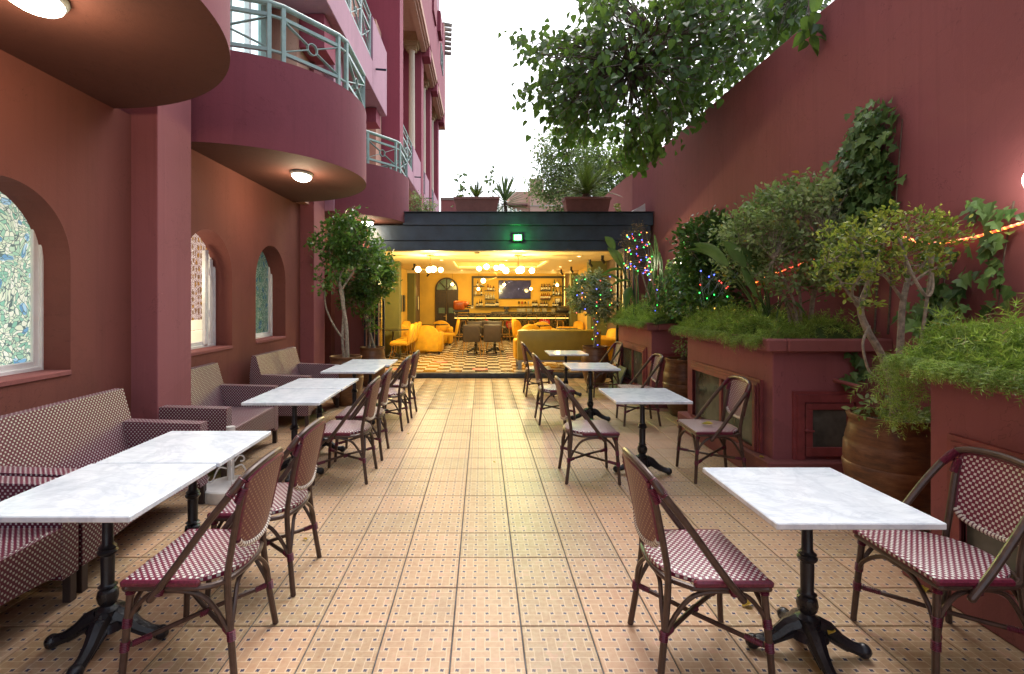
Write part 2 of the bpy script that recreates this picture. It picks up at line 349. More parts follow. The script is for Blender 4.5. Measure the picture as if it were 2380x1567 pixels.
def stained(name, em, tone):
    m, t = newmat(name, (.4,.5,.5), .25); p = t.obj(); n = t.node('ShaderNodeTexNoise'); n.inputs['Scale'].default_value = 4; n.inputs['Detail'].default_value = 2; t.nt.links.new(p, n.inputs['Vector'])
    w = t.node('ShaderNodeVectorMath', operation='MULTIPLY_ADD'); t.nt.links.new(n.outputs['Color'], w.inputs[0]); w.inputs[1].default_value = (0,.25,.25); t.nt.links.new(p, w.inputs[2])
    pv = t.mapv(w.outputs[0], (0,1,.8))
    v = t.node('ShaderNodeTexVoronoi', feature='F1'); v.inputs['Scale'].default_value = 46; t.nt.links.new(pv, v.inputs['Vector'])
    e = t.node('ShaderNodeTexVoronoi', feature='DISTANCE_TO_EDGE'); e.inputs['Scale'].default_value = 46; t.nt.links.new(pv, e.inputs['Vector'])
    big = t.node('ShaderNodeTexVoronoi', feature='F1'); big.inputs['Scale'].default_value = 10; big.inputs['Randomness'].default_value = .55; t.nt.links.new(pv, big.inputs['Vector'])
    hue = t.sep(v.outputs['Color'])[0]
    c = t.ramp(hue, [(0, (.22,.48,.36)), (.3, (.48,.64,.48)), (.6, (.66,.72,.56)), (1, (.76,.82,.70))])
    c = t.mix(t.math('LESS_THAN', big.outputs['Distance'], .30), c, t.ramp(hue, [(0, (.12,.28,.46)), (.6, (.22,.44,.62)), (1, (.45,.65,.75))]))
    c = t.mix(t.math('LESS_THAN', e.outputs['Distance'], .055), c, (.12,.18,.17)); c = t.mix(1, c, tone, 'MULTIPLY')
    t.put(t.b.inputs['Base Color'], c); t.put(t.b.inputs['Emission Color'], c); t.b.inputs['Emission Strength'].default_value = em; return m
M['stain1'] = stained('lit_stained_glass', .45, (1,1,1)); M['stain3'] = stained('dim_stained_glass', .16, (.3,.38,.36))  # light from behind is put in as emission; dim copy also darkened
def plaster():
    m, t = newmat('carved_ochre_plaster_glow', (.5,.35,.15), .8); p = t.obj(); n = t.node('ShaderNodeTexNoise'); n.inputs['Scale'].default_value = 9; t.nt.links.new(p, n.inputs['Vector'])
    w = t.node('ShaderNodeVectorMath', operation='MULTIPLY_ADD'); t.nt.links.new(n.outputs['Color'], w.inputs[0]); w.inputs[1].default_value = (0,.05,.05); t.nt.links.new(p, w.inputs[2])
    e = t.node('ShaderNodeTexVoronoi', feature='DISTANCE_TO_EDGE'); e.inputs['Scale'].default_value = 13; e.inputs['Randomness'].default_value = .45; t.nt.links.new(t.mapv(w.outputs[0], (0,1.25,.85)), e.inputs['Vector'])
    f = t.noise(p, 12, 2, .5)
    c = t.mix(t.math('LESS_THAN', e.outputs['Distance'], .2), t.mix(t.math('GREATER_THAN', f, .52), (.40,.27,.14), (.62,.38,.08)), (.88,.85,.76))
    t.put(t.b.inputs['Base Color'], c); t.put(t.b.inputs['Emission Color'], c); t.b.inputs['Emission Strength'].default_value = .8; return m  # plaster glows in its own colour in place of room light
M['plaster'] = plaster()
# interior paints and fabrics
M.update(mustard=mat('mustard_paint', (.60,.38,.07), .75, var=.06, scale=2), olive=mat('olive_grey_paint', (.13,.135,.045), .75, var=.05), brownp=mat('brown_paint', (.12,.075,.045), .7, var=.05),
 ceil=mat('cream_ceiling_paint', (.74,.60,.30), .8, var=.03), yellow=mat('yellow_velvet', (.70,.37,.018), .75, var=.1, scale=8, bump=.15, bscale=120), sofag=mat('olive_yellow_leatherette', (.46,.31,.045), .38, var=.08, scale=4),
 brownl=mat('brown_leather', (.05,.034,.028), .5, var=.15, scale=10), doorw=mat('dark_door_wood', (.03,.016,.01), .5, var=.3, scale=12), doorg=mat('door_glass_green', (.10,.16,.12), .2),
 shelf=mat('dark_shelf', (.035,.03,.02), .5), orange=mat('espresso_orange_enamel', (.38,.085,.02), .25, var=.05), chrome=mat('chrome', (.6,.6,.6), .2, .9, var=.05),
 bulb=emis('warm_globe_glow', (1,.66,.30), 14), bulb2=emis('filament_glow', (1,.60,.22), 16), led=emis('led_strip_glow', (1,.62,.12), 2.6), dl=emis('downlight_glow', (1,.72,.4), 9),
 lampw=emis('ceiling_lamp_glow', (1,.93,.78), 12), green=emis('green_led_glow', (.03,1,.05), 14), ledr=emis('red_fairy_light', (1,.04,.02), 2.4), ledb=emis('blue_fairy_light', (.05,.08,1), 5),
 ledg=emis('green_fairy_light', (.02,1,.1), 3.5), ledo=emis('amber_fairy_light', (1,.4,.02), 2.4), rope=emis('orange_rope_light', (1,.07,.015), 1.1), ropey=emis('yellow_rope_light_core', (1,.45,.04), 2.2),
 sticker=mat('red_sticker', (.55,.02,.02), .5, var=.03), print_=mat('white_print', (.75,.7,.65), .6, var=0), picd=mat('dark_print', (.05,.045,.04), .5, var=.5, scale=14), paper=mat('pale_paper', (.7,.68,.6), .7, var=.03),
 bottled=mat('dark_bottle_glass', (.012,.01,.008), .12, var=0), bottlea=mat('amber_bottle_glass', (.20,.06,.01), .12, var=0), bottlec=mat('clear_bottle_glass', (.35,.33,.25), .1, var=0), bottleg=mat('green_bottle_glass', (.01,.07,.02), .12, var=0),
 label_=mat('bottle_label', (.6,.55,.4), .6, var=.2), roof=mat('green_glazed_roof_tile', (.07,.13,.10), .5, var=.3, scale=3), roofc=mat('roof_coping_grey', (.3,.28,.24), .8, var=.3), roomlit=emis('self_glowing_cream', (1,.85,.55), .55), bright=emis('glowing_door_glass', (.72,.95,1), .75))
L = dict(
 tree=leafmat('broad_tree_leaf', (.02,.062,.018), (.065,.155,.036), .38, .45), ivy=leafmat('ivy_leaf', (.05,.12,.04), (.15,.28,.09), .42, .2), fern=leafmat('asparagus_needle', (.07,.17,.025), (.36,.52,.10), .5, .4, (.34,.24,.10)),
 shrub=leafmat('grey_green_leaf', (.10,.17,.065), (.32,.43,.20), .5, .35, (.4,.28,.05)), buxus=leafmat('yellow_green_leaf', (.045,.12,.03), (.36,.42,.07), .45, .35), ficus=leafmat('ficus_leaf', (.025,.085,.018), (.095,.22,.05), .3, .3),
 varieg=leafmat('variegated_leaf', (.06,.13,.045), (.42,.46,.27), .45, .25), palm=leafmat('palm_leaflet', (.035,.07,.014), (.12,.18,.035), .45, .2), dark=leafmat('dark_glossy_leaf', (.02,.07,.022), (.075,.17,.045), .3, .25),
 strel=leafmat('strelitzia_leaf', (.05,.11,.04), (.09,.17,.06), .32, .15), bgt=leafmat('pale_distant_leaf', (.04,.09,.02), (.16,.24,.07), .5, .4), dry=leafmat('dry_twig_leaf', (.16,.10,.05), (.30,.2,.1), .8, .1), yell=leafmat('fallen_yellow_leaf', (.45,.28,.02), (.55,.38,.05), .6, .3),
 bloom=leafmat('magenta_blossom', (.4,.03,.15), (.5,.08,.25), .6, .3), yucca=leafmat('yucca_blade', (.045,.09,.05), (.10,.17,.09), .4, .15))
# ------------------------------------------------------------ scattering of pieces (tiles, leaves)
def joined(name, T, mats4, material, parent=None, kind=None, uvs=None, smooth=False):
    V = np.array(T[0], dtype=np.float64); F = T[1]; n = len(V); A = np.array([np.array(m) for m in mats4])
    P = np.einsum('kij,nj->kni', A[:, :3, :3], V) + A[:, None, :3, 3]
    me = bpy.data.meshes.new(name); K = len(mats4)
    ls = np.array([len(f) for f in F]); fl = np.concatenate([np.array(f) for f in F])
    me.vertices.add(K*n); me.vertices.foreach_set('co', P.reshape(-1).astype(np.float32))
    loops = (fl[None, :] + (np.arange(K)*n)[:, None]).reshape(-1); me.loops.add(len(loops)); me.loops.foreach_set('vertex_index', loops.astype(np.int32))
    lt = np.tile(ls, K); st = np.concatenate([[0], np.cumsum(lt)[:-1]]); me.polygons.add(len(lt)); me.polygons.foreach_set('loop_start', st.astype(np.int32))
    if uvs is not None:
        ul = me.uv_layers.new(name='UVMap'); u = np.tile(np.array(uvs)[fl], (K, 1)); ul.data.foreach_set('uv', u.reshape(-1).astype(np.float32))
    me.materials.append(material); me.update(calc_edges=True); me.validate()
    if smooth: me.shade_smooth()
    o = bpy.data.objects.new(name, me); C.objects.link(o)
    if parent: o.parent = parent
    if kind: o['kind'] = kind
    return o
def tmesh(name, T, material, uvs=None):
    me = bpy.data.meshes.new(name); me.from_pydata([tuple(v) for v in T[0]], [], T[1]); me.materials.append(material)
    if uvs is not None:
        ul = me.uv_layers.new(name='UVMap')
        for l in me.loops: ul.data[l.index].uv = uvs[l.vertex_index]
    me.update(); return me
def pieces(name, T, mats4, material, parent, uvs=None, most=300, restname=None, key=None):
    order = sorted(range(len(mats4)), key=key or (lambda i: i)); me = tmesh(name, T, material, uvs)
    inv = parent.matrix_world.inverted() if parent else None
    for i in order[:most]:
        o = bpy.data.objects.new(name, me); C.objects.link(o); o.parent = parent; o.matrix_local = Matrix(mats4[i])
    if len(order) > most: joined(restname or name, T, [mats4[i] for i in order[most:]], material, parent, 'stuff', uvs)
# ------------------------------------------------------------ courtyard floor
def structure(o, label=None): o['kind'] = 'structure'; return o
m = MB(); m.box(-3.6, 3.7, -7, 10.43, -.25, -.0055); fl = structure(m.build('courtyard_floor', M['grout'], smooth=0))
TS = .33; g = .0034; h = TS/2-g; c = .0022
Tv = [(-h,-h,-.006),(h,-h,-.006),(h,h,-.006),(-h,h,-.006),(-h,-h,-c),(h,-h,-c),(h,h,-c),(-h,h,-c),(-h+c,-h+c,0),(h-c,-h+c,0),(h-c,h-c,0),(-h+c,h-c,0)]
Tf = [(8,9,10,11)]+[(a, (a+1) % 4, (a+1) % 4+4, a+4) for a in range(4)]+[(a+4, (a+1) % 4+4, (a+1) % 4+8, a+8) for a in range(4)]
Tu = [((x+TS/2)/TS, (y+TS/2)/TS) for x, y, z in Tv]
tm = []; rk = []
for j in range(-17, 24):
    for i in range(-9, 12):
        X = -.141+TS*(i+.5); Y = 2.471+TS*(j+.5)
        if Y > 10.28 or X < -3.2 or X > 3.6: continue
        vis = Y > 2.1 and -.96*Y < X < 1.08*Y
        q = Matrix.Translation((X, Y, random.uniform(-.0006, .0004))) @ Matrix.Rotation(random.gauss(0, .0016), 4, 'X') @ Matrix.Rotation(random.gauss(0, .0016), 4, 'Y') @ Matrix.Rotation(random.choice([0, 0, 0, PI/2]), 4, 'Z')
        tm.append(q); rk.append((0 if vis else 1, X*X+Y*Y))
pieces('floor_tile', (Tv, Tf), tm, M['tile'], fl, Tu, 300, 'far_floor_tiles', lambda i: rk[i])
# ------------------------------------------------------------ building: ground storey wall with arched windows
BX = -3.05; SOF = 3.18
hb = thing('hotel_building', 'tall oxblood hotel building with round balconies and arched windows', 'building', (0,0,0))
def arch_pts(yc, w, z0, zt, n=30):
    r = w/2; zc = zt-r*1.0; return [(yc-r, z0)]+[(yc-r*math.cos(PI*k/n), zc+r*math.sin(PI*k/n)) for k in range(n+1)]+[(yc+r, z0)]
WINS = [(3.23, 1.03, 1.075, 2.385), (5.65, 1.03, 1.04, 2.385), (7.32, 1.03, 1.04, 2.385)]
DOOR = (9.72, .95, 0, 2.25)
def arch_wall(mb, X, y0, y1, zt, wins, depth=.2):
    y = y0
    for (yc, w, z0, za) in wins:
        pts = arch_pts(yc, w, z0, za); r = w/2
        if yc-r > y: mb.add([(X,y,-.01),(X,yc-r,-.01),(X,yc-r,zt),(X,y,zt)], [(0,1,2,3)])
        if z0 > 0: mb.add([(X,yc-r,-.01),(X,yc+r,-.01),(X,yc+r,z0),(X,yc-r,z0)], [(0,1,2,3)])
        top = pts[1:-1]
        for a, b in zip(top[:-1], top[1:]): mb.add([(X,a[0],a[1]),(X,b[0],b[1]),(X,b[0],zt),(X,a[0],zt)], [(0,1,2,3)])
        for a, b in zip(pts[:-1], pts[1:]): mb.add([(X,a[0],a[1]),(X,b[0],b[1]),(X-depth,b[0],b[1]),(X-depth,a[0],a[1])], [(3,2,1,0)])
        y = yc+r
    mb.add([(X,y,-.01),(X,y1,-.01),(X,y1,zt),(X,y,zt)], [(0,1,2,3)])
m = MB(); arch_wall(m, BX, -7, 10.44, SOF+.02, WINS+[DOOR], .24)
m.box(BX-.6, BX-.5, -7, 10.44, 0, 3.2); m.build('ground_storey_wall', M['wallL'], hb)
def frame_arch(yc, w, z0, za, kind):
    X = BX-.2; f = empty('arched_window', (0,0,0), parent=hb); pts = arch_pts(yc, w, z0, za)
    mb = MB(); t = .085
    # frame: rectangular casement members, clipped by the arch
    def ring(inset, depth0, depth1):
        po = pts; pi = arch_pts(yc, w-2*inset, z0+inset, za-inset)
        for k in range(len(po)-1):
            a, b, c_, d = po[k], po[k+1], pi[k+1], pi[k]
            mb.add([(depth1,a[0],a[1]),(depth1,b[0],b[1]),(depth1,c_[0],c_[1]),(depth1,d[0],d[1])], [(0,1,2,3)])
            mb.add([(depth1,d[0],d[1]),(depth1,c_[0],c_[1]),(depth0,c_[0],c_[1]),(depth0,d[0],d[1])], [(0,1,2,3)])
        a, b, c_, d = po[-1], po[0], pi[0], pi[-1]
        mb.add([(depth1,a[0],a[1]),(depth1,b[0],b[1]),(depth1,c_[0],c_[1]),(depth1,d[0],d[1])], [(0,1,2,3)])
        mb.add([(depth1,d[0],d[1]),(depth1,c_[0],c_[1]),(depth0,c_[0],c_[1]),(depth0,d[0],d[1])], [(0,1,2,3)])
    for e, x0_, x1_ in ((.03, X-.05, X), (.072, X-.07, X-.022)):
        y0_, y1_, zt_ = yc-w/2-.02, yc+w/2+.012, za+.06
        mb.box(x0_, x1_, y1_-e, y1_+.0, z0-.01, zt_, .004); mb.box(x0_, x1_, y0_, y0_+e+.02, z0-.01, zt_, .004); mb.box(x0_+.001, x1_-.001, y0_+e+.02, y1_-e, z0-.01, z0+e, .004)
    fr = mb.build('frame', M['pvc'], f, smooth=0)
    gl = MB(); gp = arch_pts(yc, w, z0, za)
    gx = X-.045 if kind != 2 else X-.3
    gl.add([(gx,yc-w/2,z0),(gx,yc+w/2,z0),(gx,yc+w/2,za+.05),(gx,yc-w/2,za+.05)], [(0,1,2,3)])
    if kind == 2:
        gl.v = []; gl.f = []; gl.m = []; gl.add([(gx,yc-.8,z0-.2),(gx,yc+.9,z0-.2),(gx,yc+.9,za+.1),(gx,yc-.8,za+.1)], [(0,1,2,3)])
        p = gl.build('carved_plaster_panel', M['plaster'], f, smooth=0)
        mm = MB(); mm.box(gx-.001, gx+.03, yc-.8, yc+.9, z0+.19, z0+.31); mm.box(gx-.001, gx+.02, yc-.8, yc+.9, z0-.2, z0+.18); mm.build('dado_rail', M['roomlit'], f)  # dado glows by itself, standing in for the room's light
        s = MB(); s.box(X-.03, X+.015, yc+.26, yc+.33, z0+.03, za-.2, .006); s.box(X-.05, X-.01, yc+.40, yc+.47, z0+.03, za-.3, .006)
        for zz in (z0+.1, z0+.35, za-.5):
            s.tube([(X+.02, yc+.34, zz), (X+.02, yc+.34, zz+.09)], .012, 6)
        s.build('open_casement', M['pvc'], f); ld = bpy.data.lights.new('room_light', 'POINT'); ld.energy = 5; ld.color = (1,.85,.6); ld.shadow_soft_size = .1; lo = bpy.data.objects.new('room_light', ld); C.objects.link(lo); lo.parent = f; lo.location = (X-.18, yc-.1, z0+.8)
    else: gl.build('stained_glass', M['stain1' if kind == 1 else 'stain3'], f, smooth=0)
    s = MB(); s.box(X-.02, BX+.012, yc-w/2, yc+w/2, z0-.035, z0+.004, .006); s.build('sill', M['lip'], f)
    return f
for k, wv in enumerate(WINS): frame_arch(*wv, kind=k+1)
# red arched doorway niche beyond the second pillar
m = MB(); m.box(BX-.235, BX-.205, 9.245, 10.195, 0, 2.25); m.build('arched_doorway_panel', M['lip'], hb)
for (a, b) in ((4.39, 4.90), (8.47, 9.05)):
    m = MB(); m.box(-3.3, -2.82, a, b, -.01, 6.6, .006); m.build('pillar', M['wall'], hb)
# ------------------------------------------------------------ round balconies
def railing_panel(mb, a, b, z0, z1):
    a = Vector(a); b = Vector(b); d = b-a
    def P(t, z): q = a+d*t; return (q.x, q.y, z)
    nrm = Vector((-d.y, d.x)).normalized(); tt = .012
    def bar(p, q, w=.018, th=.005):
        p = Vector(p); q = Vector(q); ax = (q-p).normalized(); n3 = Vector((nrm.x, nrm.y, 0)); s_ = ax.cross(n3).normalized()*th; n3 = n3*w
        vs = [p+n3+s_, p-n3+s_, p-n3-s_, p+n3-s_, q+n3+s_, q-n3+s_, q-n3-s_, q+n3-s_]
        mb.add(vs, [(0,1,2,3),(7,6,5,4),(0,4,5,1),(1,5,6,2),(2,6,7,3),(3,7,4,0)])
    zb, zt = z0+.1, z1-.13; zm = (zb+zt)/2
    bar(P(0,zb), P(1,zb), .02, .018); bar(P(0,zt), P(1,zt), .02, .018)
    L_ = d.length; rr = .062
    ring = [P(.5+rr*math.cos(2*PI*k/18)/L_, zm+rr*math.sin(2*PI*k/18)) for k in range(19)]
    for k in range(18): bar(ring[k], ring[k+1], .018, .005)
    for sx in (-1, 1):
        for sz in (-1, 1):
            cx = .5+sx*.5; cz = zt-.02 if sz > 0 else zb+.02; v = Vector(((cx-.5)*L_, cz-zm)).normalized()*rr
            bar(P(.5+v.x/L_, zm+v.y), P(cx, cz))
def balcony(xc, yc, r=1.565):
    f = empty('round_balcony', (0,0,0), parent=hb); n = 64; mb = MB(); zt = 4.14
    arc = [(xc+r*math.cos(-PI/2+PI*k/n), yc+r*math.sin(-PI/2+PI*k/n)) for k in range(n+1)]
    arci = [(xc+(r-.14)*math.cos(-PI/2+PI*k/n), yc+(r-.14)*math.sin(-PI/2+PI*k/n)) for k in range(n+1)]
    vs = [(x,y,SOF) for x, y in arc]+[(x,y,zt) for x, y in arc]+[(x,y,zt) for x, y in arci]+[(x,y,3.36) for x, y in arci]; N = n+1
    fs = []
    for k in range(n):
        for L0 in (0, 1, 2): fs.append((L0*N+k, L0*N+k+1, (L0+1)*N+k+1, (L0+1)*N+k))
    mb.add(vs, fs); mb.build('parapet', M['balc'], f, smooth=25)
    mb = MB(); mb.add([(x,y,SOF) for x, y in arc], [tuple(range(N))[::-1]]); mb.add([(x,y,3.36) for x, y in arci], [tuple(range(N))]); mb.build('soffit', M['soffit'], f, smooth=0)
    z0, z1 = zt, zt+.60; rr = 1.53
    def pt(a): return (xc+rr*math.cos(R(a)), yc+rr*math.sin(R(a)))
    A = [-88, -55.5, -50, -23, -17, 17, 23, 50, 55.5, 88]; mb = MB()
    for i in range(len(A)-1):
        a, b = pt(A[i]), pt(A[i+1])
        if i % 2 == 0: railing_panel(mb, a, b, z0, z1)
        else:
            for zz in (z0+.1, z1-.13): mb.tube([(*a, zz), (*b, zz)], .019, 6)
    mb.tube([(*pt(a), z1) for a in A], .03, 10); mb.build('railing', M['rail'], f)
    for a in A:
        p = pt(a); q = MB(); q.M = Matrix.Translation((p[0], p[1], 0)) @ Matrix.Rotation(R(a), 4, 'Z'); q.box(-.022, .022, -.022, .022, z0-.01, z1, .003); q.build('rail_post', M['rail'], f)
    return f
for (xc, yc) in ((-3.055, 2.62), (-3.12, 6.6), (-3.12, 10.6)): balcony(xc, yc)
# bulkhead lamps under the balconies (each a thing of its own)
def bulkhead(x, y, lab, rot=0):
    t = thing('ceiling_lamp', lab, 'lamp', (x, y, SOF), rot, 'oval bulkhead lamps under the balconies')
    m = MB(); m.sphere((0,0,-.01), .19, 20, 10, sc=(.68,1,.3)); m.build('base_rim', M['lampm'], t)
    m = MB(); m.sphere((0,0,-.035), .165, 20, 10, sc=(.68,1,.42)); m.build('glass_bowl', M['lampw'], t)
    ld = bpy.data.lights.new('lamp_light', 'POINT'); ld.energy = 15; ld.color = (1,.76,.47); ld.shadow_soft_size = .09
    lo = bpy.data.objects.new('lamp_light', ld); C.objects.link(lo); lo.parent = t; lo.location = (0,0,-.20); return t
bulkhead(-2.30, 2.58, 'glowing oval ceiling lamp under the balcony beside the closest arched stained-glass window')
bulkhead(-2.25, 6.3, 'glowing oval ceiling lamp under the middle round balcony, above the woven loveseats')
bulkhead(-2.28, 10.05, 'glowing oval ceiling lamp under the balcony beside the ficus tree and navy fascia')
# ------------------------------------------------------------ upper storeys
def part(name, mt, fn, parent=hb, smooth=32, uv=None):
    mb = MB(); fn(mb); return mb.build(name, mt, parent, uv, smooth=smooth)
part('upper_wall', M['salmon'], lambda m: (m.box(-3.6, -3.32, -7, 28.9, 3.2, 13)))
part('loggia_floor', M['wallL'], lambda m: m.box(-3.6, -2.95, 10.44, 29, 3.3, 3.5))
part('balcony_door', M['bright'], lambda m: m.box(-3.31, -3.28, 6.55, 7.4, 3.4, 6.05), smooth=0)  # door glass is made to glow; no lamp behind it
part('door_casing', M['rail'], lambda m: (m.box(-3.32, -3.24, 7.402, 7.75, 3.36, 6.1), m.box(-3.32, -3.24, 6.4, 6.548, 3.36, 6.1), m.box(-3.32, -3.24, 6.4, 7.75, 6.102, 6.2)))
part('door_casing', M['pvc'], lambda m: m.box(-3.27, -3.2, 6.94, 7.0, 3.36, 6.05))
part('loggia_pier', M['salmon'], lambda m: m.box(-3.32, -2.9, 7.9, 8.5, 3.2, 9))
part('loggia_pier', M['skylit'], lambda m: m.box(-3.32, -2.66, 9.05, 9.6, 3.2, 9))
part('loggia_pier', M['salmon'], lambda m: m.box(-3.31, -2.8, 13.3, 14.0, 3.2, 9))
# projecting second-storey loggia parapet
part('loggia_parapet', M['skylit'], lambda m: (m.box(-3.32, -2.36, 4.2, 10.9, 6.14, 6.75, .01), m.box(-3.32, -2.36, 10.903, 12.5, 6.14, 7.72, .01), m.box(-3.32, -2.36, 4.2, 5.6, 6.752, 9.5, .01)))
part('loggia_bracket', M['pier'], lambda m: m.box(-3.32, -2.5, 8.0, 8.6, 5.6, 6.13)); part('loggia_bracket', M['pier'], lambda m: m.box(-3.32, -2.5, 11.9, 12.4, 5.8, 6.13))
def rails(name, X, ya, yb, z0, z1, n=2):
    mb = MB(); st = (yb-ya)/n
    for k in range(n): railing_panel(mb, (X, ya+k*st+.03), (X, ya+(k+1)*st-.03), z0, z1-.22)
    for k in range(n+1):
        for dy in (-.03, .03): mb.box(X-.02, X+.02, ya+k*st+dy-.015, ya+k*st+dy+.015, z0, z1)
    mb.tube([(X, ya-.05, z1), (X, yb+.05, z1)], .03, 8); mb.tube([(X, ya, z1-.14), (X, yb, z1-.14)], .015, 6); mb.build(name, M['rail'], hb)
rails('loggia_railing', -2.42, 7.6, 10.85, 6.75, 7.75, 4)
# crimson piers, stone columns and the lower parapets between them
PIERS = [(14.1, 14.7), (19.1, 19.8), (22.3, 23.0), (26.2, 26.9)]
for i, (a, b) in enumerate(PIERS): part('pier', M['pier'], lambda m: m.box(-3.32, -2.30, a, b, 3.2, 15.5 if i == 0 else 11.6, .008))
COLS = [(18.5, -2.58), (21.75, -2.55), (25.6, -2.58)]
for (y, x) in COLS:
    part('stone_column', M['cream'], lambda m: m.lathe([(.15,0),(.15,.1),(.115,.16),(.112,3),(.105,5.35),(.13,5.42)], x, y, 20, 5.3))
    part('column_capital', M['capst'], lambda m: (m.box(x-.17, x+.17, y-.17, y+.17, 10.72, 10.84), m.box(x-.24, x+.24, y-.24, y+.24, 10.842, 10.95), m.box(x-.3, x+.3, y-.28, y+.28, 10.952, 11.3)))
for k, (a, b, c_) in enumerate(((14.7, 16.7, 18.75), (19.8, 20.2, 21.7), (23.0, 23.7, 26.1))):
    part('loggia_parapet', M['skylit'], lambda m: (m.box(-2.5, -2.28, a+.002, b, 5.4, 5.8, .01), m.box(-2.5, -2.28, b+.002, c_, 5.4, 6.72, .02)))
    rails('loggia_railing', -2.34, a+.1, b-.05, 5.8, 6.75, 2 if k == 0 else 1)
    part('loggia_recess', M['salmon'], lambda m: m.box(-3.3, -3.2, a+.6, b+.9, 7.5, 10.5))
    part('drain_spout', M['navyf'], lambda m: m.tube([(-2.28, b+.3, 5.75), (-2.05, b+.3, 5.74)], .02, 6))
part('drain_spout', M['navyf'], lambda m: m.tube([(-2.36, 11.2, 6.72), (-2.12, 11.2, 6.70)], .025, 6))
part('loggia_window_surround', M['cream'], lambda m: (m.box(-3.31, -2.9, 15.6, 15.75, 6.2, 11.1), m.box(-3.31, -3.05, 15.75, 18.2, 7.2, 8.6)))
# upper overhang with stepped cornice and beam ends
part('overhang_wall', M['pier'], lambda m: (m.box(-3.3, -2.0, 14.8, 26.9, 11.42, 14.6), m.box(-3.3, -2.02, 26.0, 27.3, 11.42, 15.9)))
part('overhang_soffit', M['salmon'], lambda m: m.box(-3.3, -2.05, 14.8, 26.9, 11.3, 11.415))
for (a, b) in ((14.75, 19.1), (19.85, 22.3), (23.05, 26.2)):
    part('cornice', M['salmon'], lambda m: (m.box(-2.32, -2.12, a, b, 10.98, 11.295), m.box(-2.118, -2.05, a, b, 11.08, 11.295), m.box(-2.048, -1.99, a, b, 11.18, 11.418)))
for (a, b) in PIERS[1:]: part('beam_end', M['pier'], lambda m: m.box(-2.9, -2.0, a+.05, b, 10.85, 11.29, .01))
part('crimson_bay', M['pier'], lambda m: (m.box(-2.0, -1.93, 20.2, 21.4, 13.2, 18), m.box(-2.0, -1.85, 22.5, 23.4, 13.6, 14.5)))
part('upper_bay', M['skylit'], lambda m: (m.box(-3.3, -2.06, 15, 19.8, 14.62, 19), m.box(-3.3, -2.03, 21.8, 24, 14.62, 19)))
part('end_wall', M['salmon'], lambda m: m.box(-3.3, -2.04, 26.95, 27.9, 11.0, 16.4))
rails('loggia_railing', -1.98, 24.2, 25.4, 12.9, 13.9, 1)
for k in range(7):
    part('roof_tile', M['roofc'], lambda m: m.tube([(-2.2, 27.3+k*.12, 15.0+k*.32), (-1.68, 27.3+k*.12, 14.92+k*.32)], [.12, .1], 8))
# ------------------------------------------------------------ right-hand boundary wall
cw = thing('boundary_wall', 'tall oxblood courtyard wall running behind the raised planters', 'wall')
RX = 3.5; WT = 4.59
part('wall_face', M['wall'], lambda m: m.box(RX, RX+.3, -7, 11.8, -.2, WT, .015), cw)
part('pale_wall_end', M['wallfar'], lambda m: m.box(RX+.004, RX+.3, 11.805, 15.5, 0, WT), cw)  # far end of the wall in a paler pink
fw = thing('roof_terrace_wall', 'low faded pink terrace wall with grey coping behind the roof planter box', 'wall')
part('wall_face', M['wallfar'], lambda m: m.box(-2.3, .2, 28, 28.3, 3, 7.15), fw); part('coping', M['roofc'], lambda m: m.box(-2.32, .25, 27.95, 28.35, 7.155, 7.3), fw)
# wall sconces
for (y, z, lab) in ((3.07, 2.33, 'small lit wall lamp on the oxblood wall above the fern planter'), (8.6, 2.28, 'lit wall lamp glowing through the ivy behind the bushes')):
    t = thing('wall_lamp', lab, 'lamp', (RX, y, z), 0, 'wall lamps on the courtyard wall')
    m = MB(); m.box(-.05, 0, -.05, .05, .02, .12, .01); m.tube([(-.03,0,.08), (-.1,0,.12), (-.13,0,.06)], .012, 8); m.build('bracket', M['black'], t)
    m = MB(); m.sphere((-.13,0,0), .065, 14, 10, sc=(1,1,1.2)); m.build('lamp_globe', M['lampw'], t)
    ld = bpy.data.lights.new('lamp_light', 'POINT'); ld.energy = 3.6 if y < 5 else 7; ld.color = (1,.84,.62); ld.shadow_soft_size = .07
    lo = bpy.data.objects.new('lamp_light', ld); C.objects.link(lo); lo.parent = t; lo.location = (-.23,0,.0)
